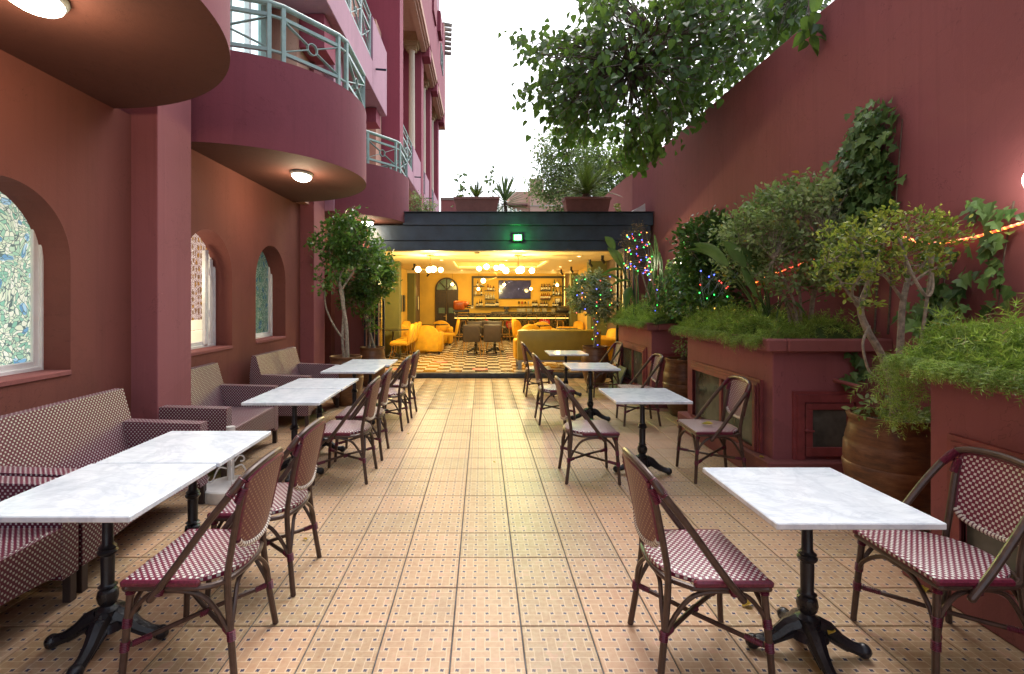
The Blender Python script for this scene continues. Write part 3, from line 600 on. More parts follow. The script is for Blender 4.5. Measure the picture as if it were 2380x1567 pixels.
# ------------------------------------------------------------ raised planters
def planter(y0, y1, lab, side, door=True, front=True):
    t = thing('raised_planter', lab, 'planter', (0,0,0), 0, 'raised masonry planters along the wall')
    X0 = 2.53; m = MB()
    # body with recessed window openings on the side facing the court
    m.box(X0, RX-.002, y0, y1, 0, 1.15, .008); m.build('planter_body', M['wall'], t)
    part('plinth', M['plinth'], lambda m: m.box(2.44, RX-.004, y0-.09, y1+.09, -.004, .21, .012), t)
    part('coping', M['lip'], lambda m: (m.box(2.43, 2.60, y0-.10, y1+.10, 1.15, 1.262, .012), m.box(2.603, RX-.003, y0-.10, y0+.08, 1.15, 1.262, .012), m.box(2.603, RX-.003, y1-.08, y1+.10, 1.15, 1.262, .012)), t)
    part('soil_bed', M['soil'], lambda m: m.box(2.6, RX-.005, y0+.08, y1-.08, 1.15, 1.235), t)
    for (a, b) in side:                     # basement windows along the side
        w = empty('basement_window', parent=t); z0, z1 = .245, .78
        def fr(m):
            for i, (e, x) in enumerate(((0, .012), (.03, .024), (.055, .036))):
                o = .095-e
                for (ya, yb, za, zb) in ((a-o, b+o, z1, z1+o), (a-o, b+o, z0-min(o, .03), z0), (a-o, a, z0, z1), (b, b+o, z0, z1)):
                    m.box(X0-.014-x, X0-x+.01-.0015*i, ya, yb, za, zb)
            m.box(X0-.03, X0+.004, (a+b)/2-.025, (a+b)/2+.025, z0, z1)
        part('moulded_frame', M['mull'], fr, w, 0)
        for (p, q) in ((a, (a+b)/2-.025), ((a+b)/2+.025, b)): part('pane', M['glassd'], lambda m: m.box(X0-.010, X0+.004, p, q, z0, z1), w, 0)
    if front:
        w = empty('access_door', parent=t); xa, xb, za, zb = 2.80, 3.22, .27, .70; Y = y0
        def fr(m):
            for e, d in ((.075, .018), (.045, .032)):
                m.box(xa-e-.03, xb+e+.03, Y-d, Y+.004, zb+.01, zb+e+.03); m.box(xa-e-.03, xa-.012, Y-d, Y+.004, .212, zb+.01); m.box(xb+.012, xb+e+.03, Y-d, Y+.004, .212, zb+.01)
        part('door_casing', M['mull'], fr, w, 0)
        part('door_frame', M['mull'], lambda m: (m.box(xa, xb, Y-.03, Y-.002, zb-.055, zb, .004), m.box(xa, xb, Y-.03, Y-.002, za-.03, za+.05, .004), m.box(xa, xa+.06, Y-.0295, Y-.002, za+.05, zb-.055, .004), m.box(xb-.06, xb, Y-.0295, Y-.002, za+.05, zb-.055, .004)), w, 0)
        part('pane', M['glassd'], lambda m: m.box(xa+.06, xb-.06, Y-.012, Y-.002, za+.05, zb-.055), w, 0)
        part('latch', M['mull'], lambda m: (m.tube([(xa-.02, Y-.04, .47), (xa+.06, Y-.045, .465)], .009, 6), m.sphere((xa+.0, Y-.045, .47), .016, 8, 6)), w)
        part('drain_pipe', M['lip'], lambda m: (m.tube([(3.06, Y+.02, .9), (3.13, Y-.2, .875)], .017, 10, False), m.tube([(3.06, Y+.02, .9), (3.13, Y-.198, .8752)], .013, 10, False)), t)
    return t
planter(.4, 2.86, 'oxblood raised planter by the big clay pot, its fern mat spilling thickly over the coping', [(1.2, 2.63)], front=False)
planter(4.40, 6.24, 'middle oxblood raised planter with long basement window and glazed access door', [(4.65, 5.98)])
planter(7.56, 9.38, 'small oxblood raised planter at the bar entrance below the fairy-lit dry shrub', [(7.85, 9.05)])
# leaning board
t = thing('leaning_board', 'weathered grey-green board leaning against the bar-side planter below its window', 'board')
m = MB(); m.add([(2.24,8.5,0),(2.42,8.55,.45),(2.42,9.05,.44),(2.26,9.1,0),(2.265,8.5,0),(2.445,8.55,.45),(2.445,9.05,.44),(2.285,9.1,0)], [(0,1,2,3),(7,6,5,4),(0,4,5,1),(1,5,6,2),(2,6,7,3),(3,7,4,0)]); m.build('board', M['board'], t, smooth=0)
# ------------------------------------------------------------ bar pavilion shell
bp = thing('bar_pavilion', 'open-fronted bar room with navy stepped fascia and mustard interior', 'bar')
for (x1, ya, z0, z1) in ((3.485, 10.30, 3.13, 3.385), (3.44, 10.335, 2.82, 3.128), (3.40, 10.36, 2.62, 2.818)):
    part('fascia_board', M['navy'], lambda m: m.box(-1.62 if z0 > 3 else -2.32, x1, ya, 10.62, z0, z1, .008), bp)
part('roof_slab', M['roofc'], lambda m: m.box(-3.3, 3.49, 10.625, 20.3, 2.95, 3.36), bp)
part('fascia_cap', M['navyf'], lambda m: m.box(-1.6, 3.488, 10.25, 10.64, 3.387, 3.40), bp)
part('facade_wall', M['lip'], lambda m: m.box(-3.3, -2.34, 10.46, 10.6, 0, 3.12), bp); part('facade_wall', M['lip'], lambda m: m.box(3.1, 3.49, 10.46, 10.6, 0, 2.82), bp)
BF = .10
structure(part('step', M['step'], lambda m: m.box(-2.35, 3.2, 10.38, 10.52, 0, BF, .012), None)); 
bf = structure(part('bar_floor', M['soil'], lambda m: m.box(-2.9, 3.6, 10.42, 20.2, -.05, BF-.008), None))
part('threshold_slab', M['ck_d'], lambda m: m.box(-2.6, 3.4, 10.523, 10.625, BF-.02, BF-.001), bf)
ts = .275; hh = ts/2-.0012; Cv = [(-hh,-hh,-.008),(hh,-hh,-.008),(hh,hh,-.008),(-hh,hh,-.008),(-hh,-hh,0),(hh,-hh,0),(hh,hh,0),(-hh,hh,0)]; Cf = [(4,5,6,7),(0,1,5,4),(1,2,6,5),(2,3,7,6),(3,0,4,7)]
w_, d_ = [], []
for j in range(0, 34):
    for i in range(-9, 14):
        X = -.155+ts*(i+.5); Y = 10.63+ts*(j+.5)
        if X < -2.65 or X > 3.45: continue
        (w_ if (i+j) % 2 else d_).append(Matrix.Translation((X, Y, BF)))
seen = lambda q: q.translation.y*10 if -.3*q.translation.y < q.translation.x < .26*q.translation.y else 9999
pieces('pale_floor_tile', (Cv, Cf), w_, M['ck_w'], bf, None, 150, 'far_pale_floor_tiles', lambda i: seen(w_[i]))
pieces('dark_floor_tile', (Cv, Cf), d_, M['ck_d'], bf, None, 150, 'far_dark_floor_tiles', lambda i: seen(d_[i]))
IC = 2.68
def ceil_fn(m):
    x0, x1, y0, y1 = -.83, 1.85, 13.9, 17.2; z0, z1 = IC, IC+.05
    m.box(-2.9, x0, 10.63, 20, z0, z1); m.box(x1, 3.6, 10.63, 20, z0, z1); m.box(x0, x1, 10.63, y0, z0, z1); m.box(x0, x1, y1, 20, z0, z1)
    m.box(x0-.1, x1+.1, y0-.1, y1+.1, IC+.22, IC+.26); m.box(x0-.12, x0-.1, y0-.1, y1+.1, z1, IC+.22); m.box(x1+.1, x1+.12, y0-.1, y1+.1, z1, IC+.22); m.box(x0-.1, x1+.1, y1+.1, y1+.12, z1, IC+.22); m.box(x0-.1,x1+.1,y0-.12,y0-.1,z1,IC+.22)
part('ceiling', M['ceil'], ceil_fn, bp, 0)
part('dropped_beam', M['ceil'], lambda m: m.box(-2.7, 3.43, 18.1, 18.35, IC-.1, IC-.002), bp)
part('led_strip', M['led'], lambda m: (m.box(-.86, -.835, 13.9, 17.2, IC+.055, IC+.075), m.box(1.855, 1.88, 13.9, 17.2, IC+.055, IC+.075), m.box(-2.6, 3.3, 18.36, 18.38, IC-.04, IC-.02), m.box(-.8, 1.8, 17.21, 17.23, IC+.055, IC+.07)), bp)
part('back_wall', M['mustard'], lambda m: m.box(-2.75, 3.5, 19.9, 20.1, 0, 2.75), bp)
part('side_wall', M['mustard'], lambda m: (m.box(-2.85, -2.7, 10.6, 19.9, 0, 2.75)), bp)
part('side_wall', M['mustard'], lambda m: (m.box(3.43, 3.58, 14.4, 19.9, 0, 2.75)), bp)
part('side_wall', M['brownp'], lambda m: (m.box(3.43, 3.585, 10.6, 14.39, 0, 2.75)), bp)
part('column', M['olive'], lambda m: m.box(-2.7, -2.29, 13.9, 14.3, 0, IC, .005), bp)
part('column', M['olive'], lambda m: m.box(-2.7, -2.45, 18.2, 18.6, 0, IC, .005), bp)
part('column', M['brownp'], lambda m: m.box(-2.69, -2.46, 18.62, 19.9, 0, IC, .005), bp)
part('column', M['olive'], lambda m: m.box(2.98, 3.43, 13.9, 14.4, 0, IC, .005), bp)
part('column', M['olive'], lambda m: m.box(3.2, 3.43, 18.2, 18.6, 0, IC, .005), bp)
part('column', M['brownp'], lambda m: m.box(3.27, 3.43, 18.62, 19.9, 0, IC, .005), bp)
# folded glass doors either side
Mglass, tg = newmat('door_pane_glass', (.9,.95,.95), .03); tg.b.inputs['Transmission Weight'].default_value = 1; tg.b.inputs['IOR'].default_value = 1.1
for sx, xs in ((-1, (-2.03, -2.11, -2.19, -2.27)), (1, (2.77, 2.85, 2.93, 3.01))):
    for i, x in enumerate(xs):
        d = empty('folding_glass_door', parent=bp)
        part('door_frame', M['navyf'], lambda m: (m.box(x-.025, x+.025, 9.80, 9.87, .02, 2.62, .004), m.box(x-.025, x+.025, 10.34, 10.41, .02, 2.62, .004), m.box(x-.024, x+.024, 9.87, 10.34, .02, .12), m.box(x-.024, x+.024, 9.87, 10.34, 2.54, 2.62)), d)
        part('door_edge_trim', M['salmon'], lambda m: m.box(x-.02*sx-.008, x-.02*sx+.008, 9.793, 9.80, .03, 2.6), d)
        part('pane', Mglass, lambda m: m.box(x-.006, x+.006, 9.87, 10.34, .12, 2.54), d)
        if i in (0, 3): part('door_handle', M['black'], lambda m: m.tube([(x+.03*sx, 9.84, 1.1), (x+.06*sx, 9.84, 1.1), (x+.06*sx, 9.84, 1.32), (x+.03*sx, 9.84, 1.32)], .009, 6), d)
# green floodlight on the fascia
t = thing('green_floodlight', 'small square floodlight shining bright green on the navy fascia', 'lamp', (.72, 10.335, 2.865))
m = MB(); m.box(-.11, .11, -.06, 0, -.07, .09, .01); m.build('housing', M['black'], t)
part('lens', M['green'], lambda m: m.box(-.075, .075, -.068, -.0605, -.045, .065, .012), t)
ld = bpy.data.lights.new('green_beam', 'SPOT'); ld.energy = 50; ld.color = (.05,1,.12); ld.spot_size = R(120); ld.spot_blend = 1; ld.shadow_soft_size = .06
lo = bpy.data.objects.new('green_beam', ld); C.objects.link(lo); lo.parent = t; lo.location = (0,-.12,0); lo.rotation_euler = (R(-62),0,0)
ld = bpy.data.lights.new('green_glow', 'POINT'); ld.energy = 7; ld.color = (.05,1,.12); ld.shadow_soft_size = .05
lo = bpy.data.objects.new('green_glow', ld); C.objects.link(lo); lo.parent = t; lo.location = (0,-.14,0)
# ------------------------------------------------------------ bistro tables
def cast_foot(m, a):
    ca, sa = math.cos(a), math.sin(a)
    pts = [(.035,.135,.040),(.08,.118,.036),(.13,.074,.030),(.18,.048,.026),(.215,.038,.027),(.235,.032,.030),(.25,.028,.020)]
    m.tube([(r*ca, r*sa, z) for r, z, _ in pts], [q for _, _, q in pts], 8)
    m.sphere((.232*ca, .232*sa, .034), .032, 10, 8, sc=(1,1,1))
    for k in range(7):
        r = .09+k*.018; z = [.125,.11,.095,.085,.076,.07,.066][k]; m.sphere((r*ca, r*sa, z-.012), .014, 6, 5, sc=(1,1,.8))
    for s_ in (-1, 1):
        m.tube([((.06+.02*j)*ca-s_*.03*sa*(1-j*.12), (.06+.02*j)*sa+s_*.03*ca*(1-j*.12), .10-.012*j) for j in range(6)], .011, 6)
def bistro_table(x, y, lab, group, w=.66, d=.66, rz=0, top='marble', ht=.73, z=0, ang=R(8), name='marble_table'):
    t = thing(name, lab, 'table', (x, y, z), rz, group)
    m = MB(); m.box(-w/2, w/2, -d/2, d/2, ht-.026, ht, .004); m.build('tabletop', M[top], t)
    m = MB(); m.box(-.16, .16, -.16, .16, ht-.036, ht-.0265); m.build('top_plate', M['iron'], t)
    m = MB(); H = ht-.036
    SC_ = .84
    m.lathe([(a_*(SC_ if b_ > .14 else 1), b_) for a_, b_ in [(.075,.085),(.066,.105),(.070,.125),(.050,.14),(.056,.150),(.058,.165),(.040,.175),(.032,.183),(.047,.2),(.053,.225),(.048,.25),(.034,.262),(.036,.268),(.047,.272),(.036,.278),(.032,.285),(.034,.40),(.032,.415),(.046,.424),(.050,.434),(.040,.444),(.046,.452),(.034,.462),(.028,.47),(.026,H-.1),(.025,H-.07),(.037,H-.06),(.037,H-.05),(.025,H-.04),(.025,H)]], seg=16)
    m.build('column', M['iron'], t)
    m = MB(); m.lathe([(.03,.07),(.085,.085),(.08,.1),(.055,.14)], seg=16)
    for k in range(4): cast_foot(m, ang+k*PI/2)
    m.build('cast_foot_base', M['iron'], t); return t
GT = 'white marble bistro tables in the courtyard'
LT = [(-1.735,2.342,'closest tabletop of the window-wall row, beside the first woven bench'), (-1.725,3.012,'second tabletop of the window-wall row, next to the white parasol base'), (-1.705,4.59,'third tabletop of the window-wall row, before the pillar loveseat'),
      (-1.70,5.28,'fourth tabletop of the window-wall row, pushed against the third'), (-1.63,6.445,'fifth tabletop of the window-wall row, before the farthest loveseat'), (-1.57,7.09,'last tabletop of the window-wall row, beside the potted ficus')]
for x, y, l in LT: bistro_table(x, y, 'white marble table, '+l, GT)
RT = [(1.465,2.28,'single white marble table closest to the big clay pot and fern planter'), (1.47,4.645,'single white marble table facing the long basement window of the middle planter'), (1.43,6.69,'single white marble table beside the clay pot between two planters'), (1.39,8.42,'single white marble table closest to the bar, before the olive sofa')]
for k, (x, y, l) in enumerate(RT): bistro_table(x, y, l, GT, w=.66 if k < 2 else .63, ang=R(-8))
# ------------------------------------------------------------ woven bistro chair (faces +x)
def smooth_path(P, n=6):
    P = [Vector(p) for p in P]; out = []
    for i in range(len(P)-1):
        p0 = P[max(i-1, 0)]; p1 = P[i]; p2 = P[i+1]; p3 = P[min(i+2, len(P)-1)]
        for k in range(n):
            t = k/n; out.append(.5*((2*p1)+(-p0+p2)*t+(2*p0-5*p1+4*p2-p3)*t*t+(-p0+3*p1-3*p2+p3)*t**3))
    out.append(P[-1]); return out
def wraps(m, p, q, r, n=None, turns=None):
    p = Vector(p); q = Vector(q); L_ = (q-p).length; n = n or max(3, int(L_/.0065))
    path = []; rr = []; m = MB()
    for k in range(n):
        for (f, s_) in ((.05, .88), (.5, 1.05), (.95, .88)): path.append(p+(q-p)*((k+f)/n)); rr.append(r*s_)
    m.tube(path, rr, 8); m.build('burgundy_wrapping', M['bind'], WT_[0])
WT_ = [None]
def bistro_chair():
    t = thing('bistro_chair', 'x', 'chair', (0,0,0), 0, 'woven bistro chairs at the marble tables')
    tr = .0125; WT_[0] = t
    def seat_out(e=0, n=22):
        pts = [(.215+e, -.235-e), (.215+e, .235+e)]; hw = .235+e; b = []
        for k in range(n+1):
            a = PI*k/n; cx = math.copysign(abs(math.cos(a))**.75, math.cos(a)); b.append((.02-(.235+e)*math.sin(a)**.8 if math.sin(a) > 0 else .02, hw*cx-(.0 if True else 0)))
        b = [(x, y*(1-.16*max(0, -x)/.2)) for x, y in b]; return pts+b
    po = seat_out(); z0, z1 = .432, .458; N = len(po); cxs = -.0
    m = MB(); pi_ = seat_out(-.02)
    vs = [(x,y,z0) for x, y in po]+[(x,y,z1-.008) for x, y in po]+[(x,y,z1) for x, y in pi_]
    fs = [tuple(range(N))[::-1]]+[(i, (i+1) % N, N+(i+1) % N, N+i) for i in range(N)]+[(N+i, N+(i+1) % N, 2*N+(i+1) % N, 2*N+i) for i in range(N)]
    n2 = len(vs); vs.append((.0,0,z1-.006)); fs += [(2*N+i, 2*N+(i+1) % N, n2) for i in range(N)]
    m.add(vs, fs); m.build('seat', M['weave'], t, 'box', smooth=50)
    for ya, yb in ((-.241,-.212),(.212,.241)): m = MB(); m.box(-.10, .222, ya, yb, z0-.006, z1-.004, .008); m.build('seat_side_binding', M['bind'], t)
    # ring rail under the seat
    ring = smooth_path([(-.1,-.222,.42),(.1,-.225,.42),(.19,-.225,.42),(.205,-.21,.42),(.205,0,.42),(.205,.21,.42),(.19,.225,.42),(.1,.225,.42),(-.1,.222,.42),(-.18,.17,.42),(-.205,.08,.42),(-.21,0,.42),(-.205,-.08,.42),(-.18,-.17,.42)], 3)[:-1]
    m = MB(); m.tube(ring, tr, 8, closed=True); m.build('seat_rail', M['tube'], t)
    FL = {}
    for s_ in (-1, 1):
        m = MB(); top = Vector((.195, .205*s_, .415)); bot = Vector((.222, .228*s_, .006)); m.tube([top, top.lerp(bot, .5), bot], [.0145,.0145,.0135], 10); m.sphere(bot, .015, 10, 6, sc=(1,1,.5)); m.build('leg', M['tube'], t); FL[('f', s_)] = (top, bot)
        m = MB(); bot = Vector((-.232, .205*s_, .006)); mid = Vector((-.185, .172*s_, .42))
        path = smooth_path([bot, bot.lerp(mid, .5)+Vector((.004,-.004*s_,0)), mid, Vector((-.20,.168*s_,.55)), Vector((-.235,.178*s_,.72)), Vector((-.262,.186*s_,.815))], 4)
        m.tube(path, .0145, 10); m.sphere(bot, .015, 10, 6, sc=(1,1,.5)); m.build('leg', M['tube'], t); FL[('b', s_)] = (mid, bot)
    # top arch continuing into the sloping side braces
    half = [(.09,-.245,.385),(.0,-.245,.50),(-.13,-.236,.68),(-.215,-.222,.79),(-.252,-.200,.845),(-.272,-.150,.871),(-.281,-.075,.882),(-.284,0,.885)]
    arch = smooth_path(half+[(x,-y,z) for x, y, z in half[:-1][::-1]], 4)
    m = MB(); m.tube(arch, .0155, 10); m.sphere(arch[0], .0155, 10, 6); m.sphere(arch[-1], .0155, 10, 6); m.build('back_arch', M['tube'], t)
    # woven back panel, curved across, two faces
    ny, nz = 12, 8
    def P(i, j, off=0):
        a = (i/ny)*2-1; b = j/nz; zlo = .585-.055*math.sqrt(max(0, 1-a*a)); zhi = .865-.028*abs(a)**4
        z = zlo+(zhi-zlo)*b; y = a*(.160+.022*b); x = -.196-.085*((z-.45)/.43)**1.05-.030*(1-a*a)*(1-b*.55)+off; return (x, y, z)
    for nm, off, mt in (('back_panel', .004, 'weave'), ('back_panel_reverse', -.004, 'weaveb')):
        me = MB(); vs = [P(i, j, off) for j in range(nz+1) for i in range(ny+1)]; W_ = ny+1
        me.add(vs, [(j*W_+i, j*W_+i+1, (j+1)*W_+i+1, (j+1)*W_+i) for j in range(nz) for i in range(ny)]); me.build(nm, M[mt], t, 'box', smooth=60)
    m = MB()
    for s_ in (0, ny): m.tube([P(s_, j) for j in range(nz+1)], .0095, 8)
    m.tube([P(i, nz) for i in range(ny+1)], .0095, 8); m.build('panel_binding', M['bind'], t)
    low = [P(i, 0) for i in range(ny+1)]; m = MB(); m.tube(low, .0135, 8); o = m.build('striped_lower_edge', M['stripe'], t)
    me = o.data; ul = me.uv_layers.new(name='UVMap'); L0 = [0]
    for i in range(1, ny+1): L0.append(L0[-1]+(Vector(low[i])-Vector(low[i-1])).length)
    for l in me.loops: k = min(l.vertex_index//8, ny); ul.data[l.index].uv = (L0[k], (l.vertex_index % 8)/8)
    # arched brackets and crossed stretchers
    m = MB()
    def on(leg, z): top, bot = FL[leg]; f = (top.z-z)/(top.z-bot.z); return top.lerp(bot, f)
    for s_ in (-1, 1):
        a = on(('b', s_), .19); b = on(('f', s_), .27)
        m.tube(smooth_path([a, a+Vector((.05,0,.10)), a+Vector((.12,.01*s_,.185)), Vector((.02,.212*s_,.402)), b+Vector((-.09,0,.115)), b+Vector((-.03,0,.055)), b], 4), .010, 8)
    for q in ('f', 'b'):
        a = on((q, -1), .22); b = on((q, 1), .22); zt = .395; x = (a.x+b.x)/2-(.015 if q == 'f' else -.015)
        m.tube(smooth_path([a, a+Vector((0,.03,.09)), (x,-.09,zt-.01), (x,0,zt), (x,.09,zt-.01), b+Vector((0,-.03,.09)), b], 4), .010, 8)
    m.build('arched_bracket', M['tube'], t)
    for s_ in (-1, 1):
        m = MB(); a = on(('f', s_), .175); b = on(('b', -s_), .205); m.tube([a, a.lerp(b, .5)+Vector((0,0,.006*s_)), b], .0105, 8); m.build('stretcher', M['tube'], t)
    m = MB()
    for s_ in (-1, 1):
        for q, zz in (('f', .27), ('f', .175), ('b', .20)):
            m.M = None; wraps(m, on((q, s_), zz-.018), on((q, s_), zz+.022), .0185)
        wraps(m, on(('f', s_), .385), on(('f', s_), .425), .0195)
        a = on(('f', s_), .175); b = on(('b', -s_), .205); wraps(m, a.lerp(b, .04), a.lerp(b, .16), .0135); wraps(m, a.lerp(b, .88), a.lerp(b, .97), .0135)
        k = [i for i, p in enumerate(arch) if (p.y*s_ > .185) and .79 < p.z < .862]
        if k: wraps(m, arch[min(k)], arch[max(k)], .0195)
        wraps(m, (-.234,.182*s_,.75), (-.262,.186*s_,.815), .0185)
        wraps(m, (.065,.238*s_,.40), (.055,.236*s_,.428), .021)
    a, b = on(('f', 1), .175), on(('b', -1), .205); wraps(m, a.lerp(b, .47), a.lerp(b, .53), .016); return t
ch0 = bistro_chair()
CH = [(-1.25,2.285,PI,'large bistro chair on the window-wall side, back to the aisle, at the first marble tabletop'), (-1.245,2.93,PI-.02,'bistro chair at the second marble tabletop, tucked in right behind the closest aisle chair'),
 (-1.235,4.58,PI,'bistro chair opposite the pillar loveseat, seat turned to the third marble tabletop'), (-1.235,5.22,PI+.03,'bistro chair at the fourth marble tabletop, overlapping the chair opposite the pillar loveseat'),
 (-1.20,6.37,PI-.04,'bistro chair at the fifth tabletop, second from the bar step on the ficus side'), (-1.18,7.04,PI-.03,'bistro chair closest to the bar step on the ficus side, last of its row'),
 (.96,2.28,.0,'large bistro chair on the aisle side of the marble table by the big clay pot'), (.962,4.585,0,'bistro chair on the aisle side of the table facing the middle planter'),
 (.955,6.66,.03,'bistro chair on the aisle side of the third single table, before the clay pot'), (.95,8.55,.02,'bistro chair on the aisle side of the single table closest to the bar'),
 (2.07,2.29,PI+.0,'large bistro chair with its back to the fern planter, showing the woven front'), (2.08,4.61,PI-.03,'bistro chair by the long basement window with a yellow leaf on its seat'),
 (2.03,6.61,PI-.05,'bistro chair beside the clay pot between the two planters'), (2.04,8.52,PI+.04,'bistro chair beside the leaning board and the fairy-lit potted tree')]
for i, (x, y, a, l) in enumerate(CH):
    o = ch0 if i == 0 else copy_tree(ch0); o.location = (x, y, 0); o.rotation_euler = (0,0,a); o['label'] = l
# ------------------------------------------------------------ woven loveseats (front at x=0, back towards -x)
def loveseat(w=1.25):
    t = thing('woven_loveseat', 'x', 'sofa', (0,0,0), 0, 'burgundy and white woven loveseats along the window wall'); h = w/2
    def apron(L_, n=10): return [(-L_, .42), (-L_, .15)]+[(-L_+2*L_*k/n, .15+.075*math.sin(PI*k/n)**.6) for k in range(1, n)]+[(L_, .15), (L_, .42)]
    m = MB(); m.prism(apron(h-.002)[::-1], .05, 'x', -.052); m.build('front_apron', M['weaves'], t, 'box')
    m = MB(); m.box(-.62, -.006, -h+.10, h-.10, .36, .425, .012); m.build('seat', M['weaves'], t, 'box')
    for s_ in (-1, 1):
        m = MB(); y0 = s_*(h-.105); y1 = s_*h; pts = [(-.70,.15),(0,.15),(0,.64),(-.60,.66),(-.70,.66)]
        m.prism(pts, abs(y1-y0), 'y', min(y0, y1)); m.build('arm', M['weaves'], t, 'box', smooth=20)
    m = MB(); pts = [(-.53,.40),(-.60,.66),(-.665,.895),(-.72,.90),(-.745,.66),(-.74,.15),(-.68,.15)]
    m.prism(pts[::-1], w-.004, 'y', -h+.002); m.build('back', M['weaves'], t, 'box', smooth=20)
    for x in (-.025, -.66):
        for s_ in (-1, 1):
            m = MB(); m.box(x-.024, x+.02, s_*(h-.025)-.024, s_*(h-.025)+.02, 0, .16, .003); m.build('leg', M['sofaleg'], t)
    return t
ls = loveseat()
for i, (x, y, a, l) in enumerate([(-2.16,2.08,0,'woven loveseat closest by the stained-glass window, its bare seat front under the marble table'), (-2.17,3.37,0,'woven loveseat between the closest one and the first pillar, facing the white parasol base'),
    (-2.27,5.06,.04,'woven loveseat just past the first pillar, below the open plaster-view window'), (-2.15,6.93,-.03,'woven loveseat farthest along the window wall, next to the potted ficus')]):
    o = ls if i == 0 else copy_tree(ls); o.location = (x, y, 0); o.rotation_euler = (0,0,a); o['label'] = l
# parasol base
t = thing('parasol_base', 'round white cast parasol base with scroll brackets and an empty tube', 'parasol base', (-2.06, 4.14, 0))
m = MB(); m.lathe([(.21,0),(.215,.02),(.21,.085),(.20,.095),(.10,.115),(.03,.125)], seg=36); m.build('weight', M['whitem'], t)
m = MB(); m.tube([(0,0,.11),(0,0,.5)], .027, 14); m.tube([(0,0,.5),(0,0,.56)], .034, 14); m.build('pole_sleeve', M['whitem'], t)
for k in range(4):
    a = k*PI/2+.5; m = MB(); ca, sa = math.cos(a), math.sin(a)
    pts = [(.03,.27),(.06,.31),(.09,.305),(.10,.28),(.085,.262),(.07,.27)]; m.tube(smooth_path([(r*ca, r*sa, z) for r, z in pts], 4), .006, 6)
    pts = [(.03,.22),(.08,.235),(.11,.19),(.13,.14),(.16,.13),(.17,.155),(.155,.17)]; m.tube(smooth_path([(r*ca, r*sa, z) for r, z in pts], 4), .006, 6); m.build('scroll_bracket', M['whitem'], t)
# ------------------------------------------------------------ clay pots
def clay_pot(x, y, hgt, r, lab, z=0):
    t = thing('clay_pot', lab, 'plant pot', (x, y, z), 0, 'glazed brown clay pots')
    pr = [(.62,0),(.66,.02),(.80,.15),(.93,.33),(1.0,.50),(1.015,.56),(.985,.575),(1.0,.60),(.985,.74),(.955,.755),(.96,.775),(.88,.90),(.86,.93),(.90,.955),(.93,.985),(.92,1.0),(.84,1.0),(.80,.96),(.80,.90)]
    m = MB(); m.lathe([(a*r, b*hgt) for a, b in pr], seg=40, cap=False); m.lathe([(0,0),(.62*r,0)], seg=40, cap=False); m.build('pot_body', M['pot'], t, smooth=45)
    m = MB(); m.lathe([(.82*r, .915*hgt),(.4*r,.93*hgt),(.001,.935*hgt)], seg=24, cap=False); m.build('soil', M['soil'], t); return t
clay_pot(-2.10, 7.78, .74, .265, 'clay pot on the floor beside the farthest loveseat, planted with the tall ficus'); clay_pot(-2.06, 9.45, .725, .25, 'clay pot at the folded bar doors, holding the low leafy ficus')
clay_pot(2.137, 9.6, .73, .255, 'clay pot before the olive sofa, holding the variegated fairy-lit tree'); clay_pot(2.80, 7.02, .79, .275, 'clay pot standing between the middle and bar-side planters'); clay_pot(2.875, 3.55, .79, .285, 'big clay pot between the fern planter and the glazed access door')
# ------------------------------------------------------------ bar interior
def rbox(m, x0, x1, y0, y1, z0, z1, r=.05, n=4):
    """box with round vertical and top edges: stacked rounded-rectangle rings"""
    def ring(e, z):
        rr = max(r-e, .004); pts = []
        for (cx, cy_, a0) in ((x1-r, y1-r, 0), (x0+r, y1-r, PI/2), (x0+r, y0+r, PI), (x1-r, y0+r, 1.5*PI)):
            for k in range(n+1): a = a0+PI/2*k/n; pts.append((cx+rr*math.cos(a), cy_+rr*math.sin(a), z))
        return pts
    rings = [ring(.3*r, z0), ring(0, z0+.4*r)]+[ring(r*(1-math.cos(PI/2*k/n)), z1-r+r*math.sin(PI/2*k/n)) for k in range(n+1)]
    K = len(rings[0]); vs = [p for q in rings for p in q]; fs = [tuple(range(K))[::-1]]
    for i in range(len(rings)-1): fs += [(i*K+k, i*K+(k+1) % K, (i+1)*K+(k+1) % K, (i+1)*K+k) for k in range(K)]
    fs.append(tuple((len(rings)-1)*K+k for k in range(K))); return m.add(vs, fs)
def domed(w, h, n=14):  # outline of a round-shouldered back
    return [(-w/2, 0)]+[(-w/2*math.cos(PI*k/n), h*.45+h*.55*math.sin(PI*k/n)**.8) for k in range(n+1)]+[(w/2, 0)]
def soft_prism(m, outline, y0, y1, z0, e=.04):
    cx = sum(p[0] for p in outline)/len(outline); cz = sum(p[1] for p in outline)/len(outline)
    def sc(k): return [(cx+(a-cx)*(1-k), cz+(b-cz)*(1-k)) for a, b in outline]
    layers = [(y0, .12), (y0+e*.4, .04), (y0+e, 0), (y1-e, 0), (y1-e*.4, .04), (y1, .12)]; N = len(outline); vs = []
    for y, k in layers: vs += [(a, y, z0+b) for a, b in sc(k)]
    fs = [tuple(range(N))]+[(i*N+k, (i+1)*N+k, (i+1)*N+(k+1) % N, i*N+(k+1) % N) for i in range(len(layers)-1) for k in range(N)]
    fs.append(tuple((len(layers)-1)*N+k for k in range(N))[::-1]); return m.add(vs, fs)
